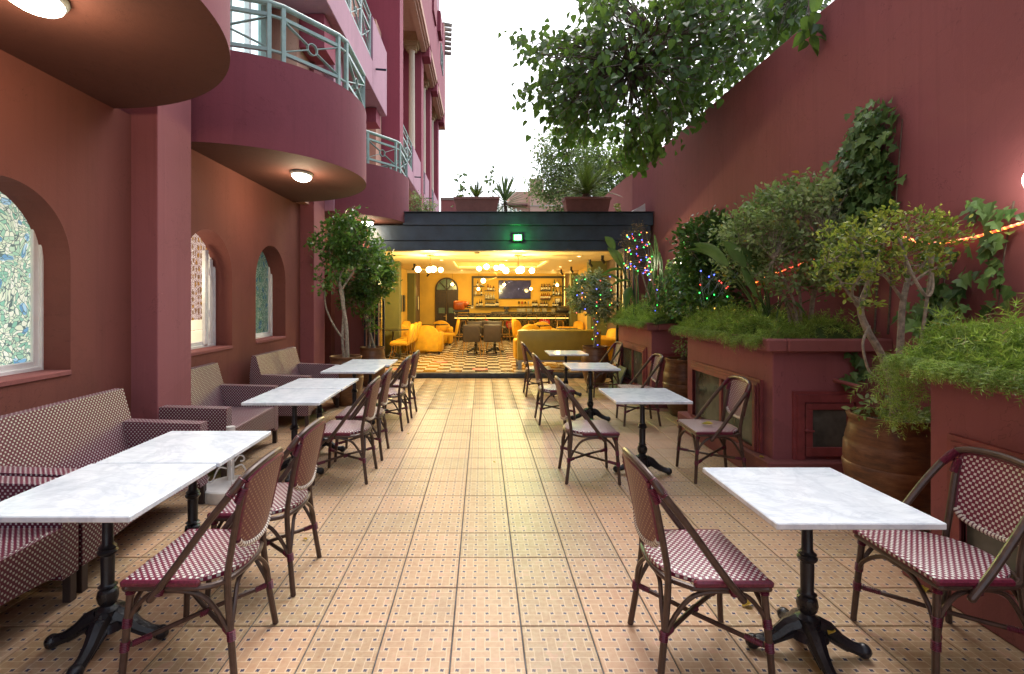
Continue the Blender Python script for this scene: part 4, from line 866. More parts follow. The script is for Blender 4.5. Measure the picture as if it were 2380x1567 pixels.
def club_chair():          # faces -y
    t = thing('club_armchair', 'x', 'armchair', (0,0,0), 0, 'yellow club armchairs in the bar')
    m = MB(); rbox(m, -.27, .27, -.38, .2, .06, .42, .06); m.build('seat', M['yellow'], t, smooth=60)
    m = MB(); soft_prism(m, domed(.74, .74), .16, .40, .06, .07); m.build('backrest', M['yellow'], t, smooth=60)
    for s in (-1, 1):
        m = MB(); rbox(m, *(sorted((s*.27, s*.44))), -.38, .34, .05, .60, .08, 5); m.build('arm', M['yellow'], t, smooth=60)
    m = MB(); [m.box(x-.03, x+.03, y-.03, y+.03, 0, .06) for x in (-.36, .36) for y in (-.3, .3)]; m.build('foot', M['black'], t); return t
cc = club_chair()
for i, (x, y, a, l) in enumerate([(-1.57,14.5,PI,'yellow club armchair seen from behind beside the row of yellow side chairs'), (-2.5,14.75,0,'yellow club armchair facing out behind the table at the folded glass doors'), (-2.3,17.2,PI/2,'yellow club armchair against the mustard wall under the two dark framed prints'),
    (-1.45,17.3,0,'yellow club armchair in front of the arched dark door'), (1.95,16.3,0,'yellow club armchair at the middle of the seating behind the olive sofa'), (1.55,14.6,.5,'low yellow club armchair whose rounded top shows over the olive sofa'),
    (2.95,17.0,-PI/2,'yellow club armchair by the mustard wall next to the bar end'), (3.0,15.2,-PI/2,'yellow club armchair by the olive column behind the fairy-lit tree'), (3.0,12.6,-PI/2,'yellow club armchair beside the olive sofa end, by the brown wall')]):
    o = cc if i == 0 else copy_tree(cc); o.location = (x, y, BF); o.rotation_euler = (0,0,a); o['label'] = l
def side_chair(name, cushion, legm, group, kind):      # faces -y, back at +y
    t = thing(name, 'x', 'chair', (0,0,0), 0, group)
    m = MB(); rbox(m, -.23, .23, -.24, .22, .38, .48, .045); m.build('seat', M[cushion], t, smooth=60)
    m = MB(); m.M = Matrix.Translation((0,.2,.42)) @ Matrix.Rotation(R(-10), 4, 'X')
    if kind: soft_prism(m, domed(.46, .50), -.03, .06, 0, .035)
    else: rbox(m, -.23, .23, -.03, .06, -.02, .44, .035)
    m.build('backrest', M[cushion], t, smooth=60)
    for sx in (-1, 1):
        for sy in (-1, 1):
            m = MB(); m.tube([(sx*.19, sy*.18, .40), (sx*.21, sy*.2, .2), (sx*.25, sy*.26, .0)], [.011,.010,.008], 8); m.build('leg', M[legm], t)
    return t
yc_ = side_chair('yellow_side_chair', 'yellow', 'gold', 'yellow side chairs in the bar', 1)
for i, (x, y, a, l) in enumerate([(-2.05,12.7,-PI/2,'yellow side chair in profile, first of the row at the folded glass doors'), (-2.05,13.45,-PI/2,'yellow side chair, second of the row at the folded glass doors'), (-2.05,14.15,-PI/2,'yellow side chair, third of the row, beside the back of a club armchair'),
    (-1.05,16.0,-PI/2,'yellow side chair in profile at the table before the arched door'), (1.25,15.2,.9,'yellow side chair angled behind the near corner of the olive sofa'), (1.3,16.4,1.3,'yellow side chair angled in front of the bar stools')]):
    o = yc_ if i == 0 else copy_tree(yc_); o.location = (x, y, BF); o.rotation_euler = (0,0,a); o['label'] = l
bc_ = side_chair('brown_leather_chair', 'brownl', 'gold', 'brown leather chairs at the central tables', 0)
for i, (x, y, a, l) in enumerate([(-.29,13.75,PI,'brown leather chair with its back to the courtyard, beside the yellow armchair'), (.26,13.75,PI,'brown leather chair with its back to the courtyard, beside the olive sofa'), (-.25,15.3,0,'brown leather chair facing the courtyard across the first dark table'),
    (.38,15.3,0,'brown leather chair facing the courtyard across the second dark table'), (.05,16.4,PI,'brown leather chair standing alone before the bar stools')]):
    o = bc_ if i == 0 else copy_tree(bc_); o.location = (x, y, BF); o.rotation_euler = (0,0,a); o['label'] = l
M['darktop'] = mat('dark_green_marble_top', (.05,.05,.035), .12, var=.3)
TB = [(-.19,14.45,0,'dark-topped table between the brown leather chairs, on the yellow armchair side'), (.36,14.45,0,'dark-topped table between the brown leather chairs, on the olive sofa side'), (-2.35,13.3,PI/4,'dark-topped table turned cornerwise beside the yellow side chairs'), (-1.5,16.1,PI/4,'dark-topped table turned cornerwise before the arched door'),
      (1.75,15.5,PI/4,'dark-topped table amid the yellow chairs behind the olive sofa'), (2.3,13.6,0,'dark-topped table half hidden behind the olive sofa back')]
for x, y, a, l in TB: bistro_table(x, y, l, 'dark-topped tables in the bar', w=.6, d=.6, rz=a, top='darktop', ht=.74, z=BF, name='bar_table')
t = thing('olive_sofa', 'long olive-yellow leatherette sofa with its back to the courtyard', 'sofa', (1.68, 11.0, BF))
part('backrest', M['sofag'], lambda m: rbox(m, -.91, .91, 0, .24, .19, .85, .05), t, 60); part('seat', M['sofag'], lambda m: rbox(m, -.8, .8, .245, .85, .19, .44, .05), t, 60)
for s in (-1, 1): part('arm', M['yellow'], lambda m: rbox(m, *sorted((s*.805, s*.96)), .245, .86, .19, .62, .05), t, 60)
part('base_frame', M['lampm'], lambda m: (m.box(-.9, .9, .02, .8, .15, .188, .004)), t)
for x in (-.86, .86):
    for y in (.05, .75): part('leg', M['lampm'], lambda m: m.box(x-.04, x+.04, y-.02, y+.02, 0, .15, .003), t)
# bar counter
t = thing('bar_counter', 'black marble bar counter with glowing strip under its slab and brass foot rail', 'bar counter')
X0, X1 = -1.06, 3.25
part('counter_body', M['barmarble'], lambda m: m.box(X0+.1, X1, 18.95, 19.35, BF, .93), t); part('counter_slab', M['barmarble'], lambda m: m.box(X0, X1, 18.72, 19.4, .955, 1.13, .008), t)
part('led_strip', M['led'], lambda m: m.box(X0+.03, X1-.05, 18.76, 18.79, .935, .952), t)
part('foot_rail', M['brass'], lambda m: m.tube([(X0, 18.75, .26), (X1, 18.75, .26)], .028, 10), t)
part('back_counter', M['shelf'], lambda m: (m.box(.35, X1, 19.5, 19.88, 1.05, 1.16)), t)
def stool():
    t = thing('bar_stool', 'x', 'stool', (0,0,0), 0, 'bar stools along the counter')
    m = MB(); m.lathe([(.001,.77),(.17,.77),(.185,.79),(.18,.815),(.001,.83)], seg=20, cap=False); m.build('seat', M['black'], t)
    m = MB(); m.tube([(.18*math.cos(a), .18*math.sin(a), .765) for a in [2*PI*k/20 for k in range(20)]], .012, 6, closed=True); m.build('seat_ring', M['brass'], t)
    m = MB(); m.tube([(.19*math.cos(a), .19*math.sin(a), .27) for a in [2*PI*k/20 for k in range(20)]], .010, 6, closed=True); m.build('foot_ring', M['brass'], t)
    m = MB(); m.tube([(-.17,-.12,.78),(-.19,-.15,.93),(-.17,-.17,.965),(.17,-.17,.965),(.19,-.15,.93),(.17,-.12,.78)], .010, 8); m.build('backrest', M['brass'], t)
    for k in range(4): a = PI/4+k*PI/2; m = MB(); m.tube([(.13*math.cos(a), .13*math.sin(a), .77), (.23*math.cos(a), .23*math.sin(a), 0)], .011, 8); m.build('leg', M['brass'], t)
    return t
st = stool()
for i, (x, l) in enumerate([(-.70,'first bar stool from the counter end below the espresso machine'), (-.07,'second bar stool from the espresso machine, behind the brown chairs'), (.85,'third bar stool from the espresso machine, next to the full round red sticker'), (1.78,'fourth bar stool from the espresso machine, above the yellow seating'), (2.82,'last bar stool, by the olive column below the cash register')]):
    o = st if i == 0 else copy_tree(st); o.location = (x, 18.35, BF); o['label'] = l
# stickers
for i, (x, z, l) in enumerate([(.06,.74,'round red notice sticker on the counter front behind the second stool'), (1.08,.72,'full round red notice sticker on the counter front beside the third stool'), (2.33,.80,'round red notice sticker on the counter front, half hidden by yellow armchairs')]):
    t = thing('red_sticker', l, 'sticker', (x, 18.945, z), 0, 'round red notice stickers')
    m = MB(); m.add([(.2*math.cos(a), 0, .2*math.sin(a)) for a in [2*PI*k/32 for k in range(32)]]+[(.2*math.cos(a), .004, .2*math.sin(a)) for a in [2*PI*k/32 for k in range(32)]], [tuple(range(32))]+[(k, 32+k, 32+(k+1) % 32, (k+1) % 32) for k in range(32)]); m.build('disc', M['sticker'], t, smooth=0)
    m = MB()
    for dx, up in ((-.035, 1), (.035, -1)):
        m.box(dx-.008, dx+.008, -.002, -.0005, .04, .14); zt = .15 if up > 0 else .03; m.add([(dx-.025,-.002,zt-.03*up),(dx+.025,-.002,zt-.03*up),(dx,-.002,zt)], [(0,1,2)])
    for k, w in enumerate((.13, .15, .12, .14, .08)): m.box(-w, w, -.002, -.0005, .005-k*.032, .02-k*.032)
    m.build('print', M['print_'], t, smooth=0)
for i, (x, y, l) in enumerate([(-2.0,10.98,'faded red round sticker on the chequered floor by the folded doors'), (-.05,10.98,'faded red round sticker on the chequered floor in the middle of the entrance'), (-1.0,12.3,'small faded red sticker farther in on the chequered floor')]):
    t = thing('floor_sticker', l, 'sticker', (x, y, BF+.003), 0, 'red stickers on the bar floor')
    m = MB(); m.lathe([(.001,.001),(.17,.001),(.17,0)], seg=28, cap=False); m.build('disc', M['sticker'], t, smooth=0)
    m = MB(); [m.box(-w, w, y_-.014, y_+.014, .0015, .002) for w, y_ in ((.11,.05),(.13,0),(.1,-.05))]; m.build('print', M['print_'], t, smooth=0)
# arched door
t = thing('arched_door', 'dark wooden double door with arched fanlight in the mustard back wall', 'door', (-1.40, 19.89, BF))
dz = 2.40; w = .45
def arch2(w_, z0, zt, n=16): zc = zt-w_; return [(w_, z0)]+[(w_*math.cos(PI*k/n), zc+w_*math.sin(PI*k/n)) for k in range(n+1)]+[(-w_, z0)]
def f(m):
    po, pi_ = arch2(w, 0, dz), arch2(w-.06, 0, dz-.06); N = len(po)
    for k in range(N-1):
        m.add([(po[k][0],-.05,po[k][1]),(po[k+1][0],-.05,po[k+1][1]),(pi_[k+1][0],-.05,pi_[k+1][1]),(pi_[k][0],-.05,pi_[k][1])], [(0,1,2,3)])
        m.add([(po[k][0],-.05,po[k][1]),(po[k+1][0],-.05,po[k+1][1]),(po[k+1][0],0,po[k+1][1]),(po[k][0],0,po[k][1])], [(3,2,1,0)])
    m.box(-w+.06, w-.06, -.045, -.002, dz-w-.09, dz-w-.03)
    for a in (45, 90, 135): c_, s_ = math.cos(R(a)), math.sin(R(a)); m.tube([(0,-.03,dz-w-.03), ((w-.05)*c_,-.03,dz-w+(w-.05)*s_)], .018, 6)
part('frame', M['doorw'], f, t, 0); part('fanlight_glass', M['doorg'], lambda m: m.add([(a,-.012,b) for a, b in arch2(w-.06, dz-w-.03, dz-.06)], [tuple(range(19))]), t, 0)
for s in (-1, 1):
    x0, x1 = sorted((s*.004, s*(w-.063)))
    def lf(m):
        m.box(x0, x1, -.03, -.014, 0, dz-w-.092)
        for za, zb in ((.12,.52),(.58,.62),(1.22,1.27),(.95,.99)): m.box(x0+.03, x1-.03, -.04, -.031, za, zb)
        for xx in (x0, x1-.05): m.box(xx, xx+.05, -.042, -.031, 0, dz-w-.092)
        m.box(x0+.06, x1-.06, -.042, -.031, 1.32, 1.75)
    d = part('door_leaf', M['doorw'], lf, t, 0); part('pane', M['doorg'], lambda m: m.box(x0+.07, x1-.07, -.041, -.0315, 1.0, 1.21), d, 0)
part('handle', M['brass'], lambda m: (m.box(-.03,0,-.06,-.043,.72,.95), m.tube([(-.015,-.07,.88),(-.12,-.075,.88)], .009, 6)), t)
# framed back-bar panel, shelves, bottles
t = thing('back_bar_frame', 'dark rectangular frame painted around the bottle shelves', 'wall frame', (0, 19.89, 0))
part('frame', M['shelf'], lambda m: (m.box(-.42, 3.26, -.03, 0, 2.47, 2.555), m.box(-.42, -.345, -.03, 0, 1.40, 2.468), m.box(3.13, 3.215, -.03, 0, 1.40, 2.468)), t, 0)
part('led_edge', M['led'], lambda m: m.box(3.222, 3.232, -.03, 0, 1.3, 2.6), t)
SH = [(-.34,.085,2.16,'upper shelf in the corner of the frame beside the door'), (-.34,.085,1.827,'lower shelf in the corner of the frame beside the door'), (.085,.52,1.993,'upper shelf next to the television on the door side'), (.085,.51,1.664,'lower shelf next to the television on the door side'),
      (-.285,3.11,1.364,'long dark shelf running under the television'), (2.27,2.67,2.0,'upper shelf next to the television on the register side'), (2.27,2.67,1.66,'lower shelf next to the television on the register side'), (2.70,3.11,2.166,'upper shelf in the corner of the frame above the register'), (2.70,3.11,1.827,'lower shelf in the corner of the frame above the register')]
for a, b, z, l in SH:
    t = thing('bottle_shelf', l, 'shelf', ((a+b)/2, 19.89, z), 0, 'dark shelves behind the bar')
    part('shelf_board', M['shelf'], lambda m: m.box(-(b-a)/2, (b-a)/2, -.16, 0, -.03, 0, .003), t)
    for x in (-(b-a)/2+.06, (b-a)/2-.06): part('bracket', M['brass'], lambda m: m.box(x-.008, x+.008, -.1, 0, -.06, -.031), t)
def bottle(kind, hgt, mt, lab=True):
    t = thing('bottle', 'x', 'bottle'); r = .037 if kind != 'round' else .058; m = MB()
    pr = [(r*.95,0),(r,.01),(r,.58),(r*.85,.66),(r*.38,.76),(r*.34,.95),(r*.42,.955),(r*.42,1)] if kind == 'wine' else ([(r,0),(r*1.05,.3),(r*.8,.5),(r*.3,.6),(r*.25,.95),(r*.3,1)] if kind == 'round' else [(r,0),(r*1.1,.02),(r*1.1,.5),(r*.9,.6),(r*.4,.68),(r*.36,.96),(r*.45,1)])
    m.lathe([(a, b*hgt) for a, b in pr], seg=12); m.build('glass', M[mt], t)
    if lab: m = MB(); m.lathe([(r*1.12,.14*hgt),(r*1.12,.46*hgt)], seg=12, cap=False); m.build('label', M['label_'], t)
    return t
Z = dict((k, s[2]) for k, s in enumerate(SH)); bx = lambda c_: -.480+.001852*c_
PROT = {}
def put_bottle(c_, sh, kind, hgt, mt, lab, label, grp):
    key = (kind, hgt, mt, lab)
    if key not in PROT: o = PROT[key] = bottle(*key)
    else: o = copy_tree(PROT[key])
    o.location = (bx(c_), 19.80, Z[sh]); o['label'] = label; o['group'] = grp
def row(cs, sh, kind, hgt, mt, label, grp, lab=True):
    for c_ in cs: put_bottle(c_, sh, kind, hgt, mt, lab, label, grp)
G_ = 'bottles on the shelves behind the bar'
row([160], 0, 'round', .22, 'bottled', 'dark round-bellied bottle on the top corner shelf beside the door', G_); row([240], 0, 'spirit', .24, 'bottled', 'tall dark bottle with white label on the top corner shelf beside the door', G_)
row([118], 1, 'spirit', .22, 'bottlec', 'clear bottle on the lower corner shelf beside the door', G_); row([236], 1, 'spirit', .23, 'bottled', 'dark bottle with pale label on the lower corner shelf beside the door', G_)
row([380], 2, 'wine', .25, 'bottlea', 'tall slim amber bottle on the upper shelf next to the television', G_); row([435], 2, 'round', .19, 'bottlea', 'squat amber bottle with pale label on the upper shelf next to the television', G_); row([497], 2, 'spirit', .18, 'bottled', 'short dark bottle with red cap line on the upper shelf next to the television', G_)
row([337,388,442,500], 3, 'spirit', .23, 'bottlec', 'one of four clear bottles on the lower shelf next to the television, door side', G_, False)
row([147], 4, 'wine', .19, 'bottled', 'short dark wine bottle standing alone at the door end of the long shelf', G_); row([205,246], 4, 'wine', .27, 'bottled', 'one of two tall dark bottles near the door end of the long shelf', G_)
row([338,365,393,421,450,479,508], 4, 'wine', .20, 'bottled', 'one of seven small close-set wine bottles on the long shelf', G_); row([553,588], 4, 'wine', .27, 'bottled', 'one of two tall dark bottles just below the television corner on the long shelf', G_)
row([1331,1372,1411], 4, 'wine', .25, 'bottled', 'one of three tall wine bottles right of the coloured glasses on the long shelf', G_); row([1498,1575,1625], 4, 'wine', .20, 'bottled', 'one of three dark short wine bottles mid register side of the long shelf', G_); row([1536], 4, 'wine', .19, 'bottlea', 'amber wine bottle among dark ones on the register side of the long shelf', G_)
row([1759,1804,1850,1896], 4, 'wine', .20, 'bottled', 'one of four white-labelled wine bottles before the framed notice on the long shelf', G_)
row([1518,1570,1621,1677], 5, 'spirit', .25, 'bottled', 'one of four tall dark spirit bottles on the upper shelf, register side of the television', G_); row([1512,1556,1598,1641,1685], 6, 'spirit', .22, 'bottlea', 'one of five amber spirit bottles on the lower shelf, register side of the television', G_)
row([1783], 7, 'spirit', .25, 'bottleg', 'green bottle with red cap on the top corner shelf above the register', G_); row([1845], 7, 'spirit', .25, 'bottlec', 'clear bottle with red cap on the top corner shelf above the register', G_); row([1767], 8, 'wine', .26, 'bottleg', 'tall green bottle on the lower corner shelf above the register', G_)
row([1827], 8, 'spirit', .2, 'bottled', 'dark bottle between a green and a clear one on the lower corner shelf', G_); row([1884], 8, 'spirit', .24, 'bottlec', 'clear labelled bottle on the lower corner shelf above the register', G_)
def glass(mt, s=1):
    t = thing('stem_glass', 'x', 'glass'); m = MB(); m.lathe([(.03*s,0),(.03*s,.004),(.005,.008),(.005,.09*s),(.022,.11*s),(.03,.15*s),(.026,.20*s)], seg=12, cap=False); m.build('glass_bowl', M[mt], t, smooth=60); return t
M['redglass'] = mat('red_glass', (.35,.02,.01), .1, var=0)
for c_, mt, l in ((1035,'bottled','dark purple stem glass, first of four on the long shelf under the television'), (1100,'redglass','bright red stem glass on the long shelf under the television'), (1167,'bottled','dark stem glass beside the clear one on the long shelf'), (1237,'bottlec','clear stem glass at the end of the four on the long shelf')):
    g_ = glass(mt); g_.location = (bx(c_), 19.8, 1.364); g_['label'] = l; g_['group'] = 'stem glasses on the long shelf'
g0 = None
for k, c_ in enumerate(list(range(1000, 1160, 30))+[1210,1245,1285,1365,1405,1445,1530,1562,1596,1725,1765]):
    if g0 is None: g0 = thing('tumbler', 'x', 'glass'); m = MB(); m.lathe([(.03,0),(.036,.13),(.033,.13),(.027,.006)], seg=10, cap=False); m.build('glass_wall', M['bottlec'], g0, smooth=60); o = g0
    else: o = copy_tree(g0)
    o.location = (bx(c_), 19.62, 1.16); o['label'] = 'clear glass standing in the lineup on the back counter'; o['group'] = 'clear glasses on the back counter'
# television
t = thing('television', 'wall-mounted television with dim screen and painted light spots', 'television', (1.27, 19.87, 2.025))
part('screen_housing', M['black'], lambda m: m.box(-.63, .63, -.05, 0, -.365, .365, .006), t)
mm, tt = newmat('tv_screen', (.02,.02,.025), .08); p = tt.obj(); n = tt.noise(p, 2.2, 3, .6); n2 = tt.noise(p, 9, 2, .5)
tt.put(tt.b.inputs['Emission Color'], tt.mix(tt.math('GREATER_THAN', n2, .68), tt.ramp(n, [(.3, (.03,.02,.05)), (.6, (.12,.09,.13)), (.75, (.35,.25,.3))]), (.8,.75,1))); tt.b.inputs['Emission Strength'].default_value = .3  # dim picture and reflected-light spots are both put into the emission
part('screen', mm, lambda m: m.box(-.61, .61, -.054, -.0505, -.345, .345), t, 0)
# espresso machine, register, terminal, notice
t = thing('espresso_machine', 'large orange espresso machine standing on the end of the bar', 'coffee machine', (-.78, 18.95, 1.13))
part('body', M['orange'], lambda m: rbox(m, -.30, .12, -.2, .2, .12, .46, .08), t, 60)
part('front_dome', M['orange'], lambda m: m.sphere((.14,0,.33), .15, 16, 10, sc=(1,1.1,.9)), t, 60)
part('base', M['black'], lambda m: (m.box(-.30, .30, -.2, .2, .03, .11, .01), m.box(.12, .3, -.15, .15, .11, .14, .01)), t)
part('group_head', M['black'], lambda m: (m.tube([(.2,-.1,.3),(.36,-.12,.27)], .025, 8), m.tube([(.2,.1,.3),(.36,.12,.27)], .025, 8), m.tube([(.2,-.1,.2),(.34,-.12,.2)], .022, 8), m.sphere((.28,0,.36), .03, 8, 6)), t)
for x in (-.25, .25): part('foot', M['chrome'], lambda m: (m.tube([(x,-.15,0),(x,-.15,.03)], .02, 8), m.tube([(x,.15,0),(x,.15,.03)], .02, 8)), t)
t = thing('cash_register', 'black cash register at the column end of the bar counter', 'cash register', (3.0, 19.05, 1.13))
part('drawer', M['black'], lambda m: m.box(-.22, .22, -.2, .2, 0, .1, .008), t); part('keyboard_body', M['black'], lambda m: m.prism([(-.18,.1),(.2,.1),(.2,.26),(-.1,.2)], .36, 'x', -.18), t); part('display', M['black'], lambda m: (m.box(-.13,-.03,.0,.03,.26,.36,.005), m.box(-.15,.0,.0,.02,.34,.40,.004)), t)
t = thing('card_terminal', 'small black payment screen with cable on the back counter', 'terminal', (.93, 19.6, 1.16)); part('stand', M['black'], lambda m: (m.box(-.08,.08,-.06,.06,0,.05,.006), m.box(-.02,.02,-.01,.02,.05,.12)), t); part('screen_housing', M['black'], lambda m: m.box(-.1,.1,-.02,.02,.1,.2,.006), t)
t = thing('framed_notice', 'white framed notice behind the wine bottles on the long shelf', 'picture', (2.96, 19.87, 1.53)); part('frame', M['shelf'], lambda m: m.box(-.105,.105,-.03,0,-.15,.15), t); part('sheet', M['paper'], lambda m: m.box(-.09,.09,-.033,-.0305,-.135,.135), t)
t = thing('wall_switch', 'small white thermostat plate on the wall by the bottle frame', 'switch', (-.40, 19.895, 1.34)); part('plate', M['paper'], lambda m: m.box(-.05,.05,-.02,0,-.06,.06,.004), t); part('display', M['black'], lambda m: m.box(-.03,.03,-.0225,-.0205,.01,.04), t)
for x, y, z, l in ((-2.69,16.7,1.5,'first dark framed print on the mustard side wall, by the column'), (-2.69,17.35,1.5,'second dark framed print on the mustard side wall, toward the back'), (-2.45,19.2,1.5,'pale framed print on the brown column before the back wall'), (3.425,12.2,1.5,'framed print on the brown wall behind the fairy-lit tree')):
    s = 1 if x < 0 else -1; t = thing('framed_print', l, 'picture', (x, y, z), 0, 'framed prints on the bar walls')
    part('frame', M['black'], lambda m: m.box(0, s*.02, -.2, .2, -.28, .28), t); part('print', M['picd'] if 'dark' in l else M['label_'], lambda m: m.box(s*.0205, s*.023, -.16, .16, -.24, .24), t)
# lights inside
def point(t, loc, e, col=(1,.80,.36), r=.07, name='lamp_light'):
    ld = bpy.data.lights.new(name, 'POINT'); ld.energy = e; ld.color = col; ld.shadow_soft_size = r; lo = bpy.data.objects.new(name, ld); C.objects.link(lo); lo.parent = t; lo.location = loc
def chandelier(x, y, globes, l, e):
    t = thing('globe_chandelier', l, 'chandelier', (x, y, IC), 0, 'brass globe chandeliers in the bar')
    part('canopy', M['brass'], lambda m: m.lathe([(.09,0),(.09,-.025),(.02,-.04)], seg=20), t); part('stem', M['brass'], lambda m: m.tube([(0,0,-.03),(0,0,-.34)], .009, 8), t)
    for gx, gy, gz, rr in globes:
        part('arm', M['brass'], lambda m: m.tube([(0,0,-.34+(gz+.34)*.2),(gx*.8,gy*.8,gz)], .008, 6), t); part('globe', M['bulb'], lambda m: m.sphere((gx,gy,gz), rr*.82, 16, 10), t)
    point(t, (0,-.05,-.55), e*1.45)
chandelier(-1.24, 12.1, [(-.30,0,-.34,.085), (-.02,-.15,-.36,.085), (.06,.1,-.33,.09), (.24,.05,-.35,.075)], 'globe chandelier hanging over the yellow armchairs', 62)
chandelier(.86, 12.1, [(-.30,0,-.37,.09), (0,-.15,-.38,.085), (.08,.1,-.34,.1), (.33,0,-.37,.08)], 'globe chandelier hanging over the gap before the olive sofa', 62)
chandelier(.45, 15.6, [(-.55,0,-.10,.09), (-.32,0,-.04,.1), (-.02,-.1,-.08,.09), (.15,.1,-.05,.11), (-.42,-.1,-.48,.085)], 'globe chandelier hung from the recessed ceiling before the television', 50)
for x, z, l in ((-1.12,2.2,'pendant bulb in front of the arched door'), (-.146,2.03,'pendant bulb before the corner shelves beside the door'), (.82,2.19,'pendant bulb in front of the television'), (1.82,2.03,'pendant bulb at the register side of the television'), (2.80,2.17,'pendant bulb before the shelves above the register')):
    t = thing('pendant_lamp', 'small glowing '+l, 'pendant lamp', (x, 18.9, z), 0, 'pendant bulbs over the bar counter')
    part('cable', M['black'], lambda m: m.tube([(0,0,.09),(0,0,IC-z)], .004, 5), t); part('socket', M['brass'], lambda m: m.tube([(0,0,.06),(0,0,.13)], .022, 8), t); part('bulb', M['bulb2'], lambda m: m.sphere((0,0,0), .052, 14, 8), t); point(t, (0,-.1,-.02), 15, (1,.68,.22))
DLS = [at(842.6+.293*a, 493.9+.293*b, 1) for a, b in ((627,377),(1140,380),(1717,348),(1647,382),(1570,430),(1500,462),(805,483),(1587,480))]
for k, d in enumerate(DLS):
    s = (IC-1.59)/(d.z-1.59); x, y = d.x*s, s
    names = ['by the first chandelier', 'above the coffer edge', 'closest to the fairy-lit tree', 'second from the fairy-lit tree', 'third on the olive column side', 'fourth on the olive column side', 'over the bar beside the arched door', 'over the bar beside the end column']
    t = thing('ceiling_downlight', 'tiny recessed downlight '+names[k], 'downlight', (x, min(y, 18.0), IC-.001), 0, 'recessed downlights in the bar ceiling')
    part('trim_ring', M['ceil'], lambda m: m.lathe([(.06,0),(.06,-.008),(.045,-.008)], seg=16, cap=False), t); part('lens', M['dl'], lambda m: m.lathe([(.001,-.005),(.045,-.005)], seg=16, cap=False), t)
for x, y, tx, e, l in ((-2.0,14.9,-2.69,55,'black spotlight aimed at the mustard wall beside the first column'), (-2.05,16.6,-2.69,40,'black spotlight aimed at the framed prints'), (-2.0,18.8,-2.46,18,'black spotlight aimed at the brown column'), (2.9,12.2,3.43,45,'black spotlight aimed at the brown wall, close to the entrance'), (2.85,13.4,3.43,25,'black spotlight by the olive column near the entrance'), (2.85,16.2,3.43,55,'black spotlight aimed at the mustard wall beside the armchairs'), (2.75,17.6,3.43,25,'black spotlight beside the end of the bar ceiling')):
    s = 1 if tx > 0 else -1; t = thing('ceiling_spotlight', l, 'spotlight', (x, y, IC), 0, 'black ceiling spotlights')
    part('mount', M['black'], lambda m: m.tube([(0,0,0),(0,0,-.09)], .035, 10), t); part('head', M['black'], lambda m: m.tube([(-.02*s,0,-.08),(.06*s,0,-.19)], .034, 10), t)
    ld = bpy.data.lights.new('spot_beam', 'SPOT'); ld.energy = e*1.5; ld.color = (1,.82,.36); ld.spot_size = R(62); ld.spot_blend = .8; ld.shadow_soft_size = .03; lo = bpy.data.objects.new('spot_beam', ld); C.objects.link(lo); lo.parent = t; lo.location = (.07*s,0,-.20)
    lo.rotation_euler = (Vector((x-tx, 0, 1.0)).normalized()).to_track_quat('Z', 'Y').to_euler()
t = thing('smoke_detector', 'white disc smoke detector on the bar ceiling near the entrance', 'detector', (-.12, 11.4, IC)); part('disc', M['ceil'], lambda m: m.lathe([(.07,0),(.065,-.03),(.03,-.045)], seg=18), t)
# ------------------------------------------------------------ vegetation
def leaf_T(L_=1, w=.5, kind='ovate'):
    if kind == 'ovate': o = [(0,0),(.25,.36),(.5,.5),(.75,.34),(1,0)]
    elif kind == 'heart': o = [(0,0),(-.06,.25),(.12,.5),(.4,.46),(.7,.25),(1,0)]
    elif kind == 'needle': o = [(0,0),(.5,.5),(1,0)]
    elif kind == 'ivy': o = [(0,0),(-.18,.32),(.02,.62),(.18,.30),(.5,.42),(.62,.18),(1,0)]
    elif kind == 'long': o = [(0,0),(.1,.3),(.4,.5),(.7,.42),(.9,.2),(1,0)]
    k = len(o); V = [(x*L_, 0, -.05*L_*x*x+.0) for x, y in o]; fold = .12*w*L_
    V += [(x*L_, y*w*L_, fold*y*2-.05*L_*x*x) for x, y in o[1:-1]]+[(x*L_, -y*w*L_, fold*y*2-.05*L_*x*x) for x, y in o[1:-1]]
    F = []; n = k-2
    for s, off in ((1, k), (-1, k+n)):
        F.append((0, 1, off) if s > 0 else (0, off, 1))
        for i in range(n-1): q = (1+i, 2+i, off+i+1, off+i); F.append(q if s > 0 else q[::-1])
        q = (1+n-1, k-1, off+n-1); F.append(q if s > 0 else q[::-1])
    return (V, F)
def dirmat(p, d, up=(0,0,1), s=1, roll=0):
    x = Vector(d).normalized(); u = Vector(up); y = u.cross(x); y = y.normalized() if y.length > 1e-4 else Vector((0,1,0)); z = x.cross(y)
    m_ = Matrix(((x.x,y.x,z.x),(x.y,y.y,z.y),(x.z,y.z,z.z))).to_4x4(); m_ = m_ @ Matrix.Rotation(roll, 4, 'X') @ Matrix.Scale(s, 4); m_.translation = Vector(p); return m_
def rv(s=1): return Vector((random.gauss(0, s), random.gauss(0, s), random.gauss(0, s)))
def in_ell(c, r, shell=.5):
    while True:
        v = Vector((random.uniform(-1,1), random.uniform(-1,1), random.uniform(-1,1))); l = v.length
        if l < 1 and l > shell*random.random(): return Vector((c[0]+v.x*r[0], c[1]+v.y*r[1], c[2]+v.z*r[2])), v
def clump_leaves(centres, n, cr, size, droop=.4, var=.3, up=.3):
    out = []
    for c, v in centres:
        ax = (Vector(v)+rv(.5)+Vector((0,0,up))).normalized()
        for k in range(n):
            d = (ax+rv(.75)+Vector((0,0,-droop))).normalized(); p = Vector(c)+rv(cr*.5)
            out.append(dirmat(p, d, rv(1)+Vector((0,0,1.2)), size*random.uniform(1-var, 1+var), random.gauss(0, .5)))
    return out
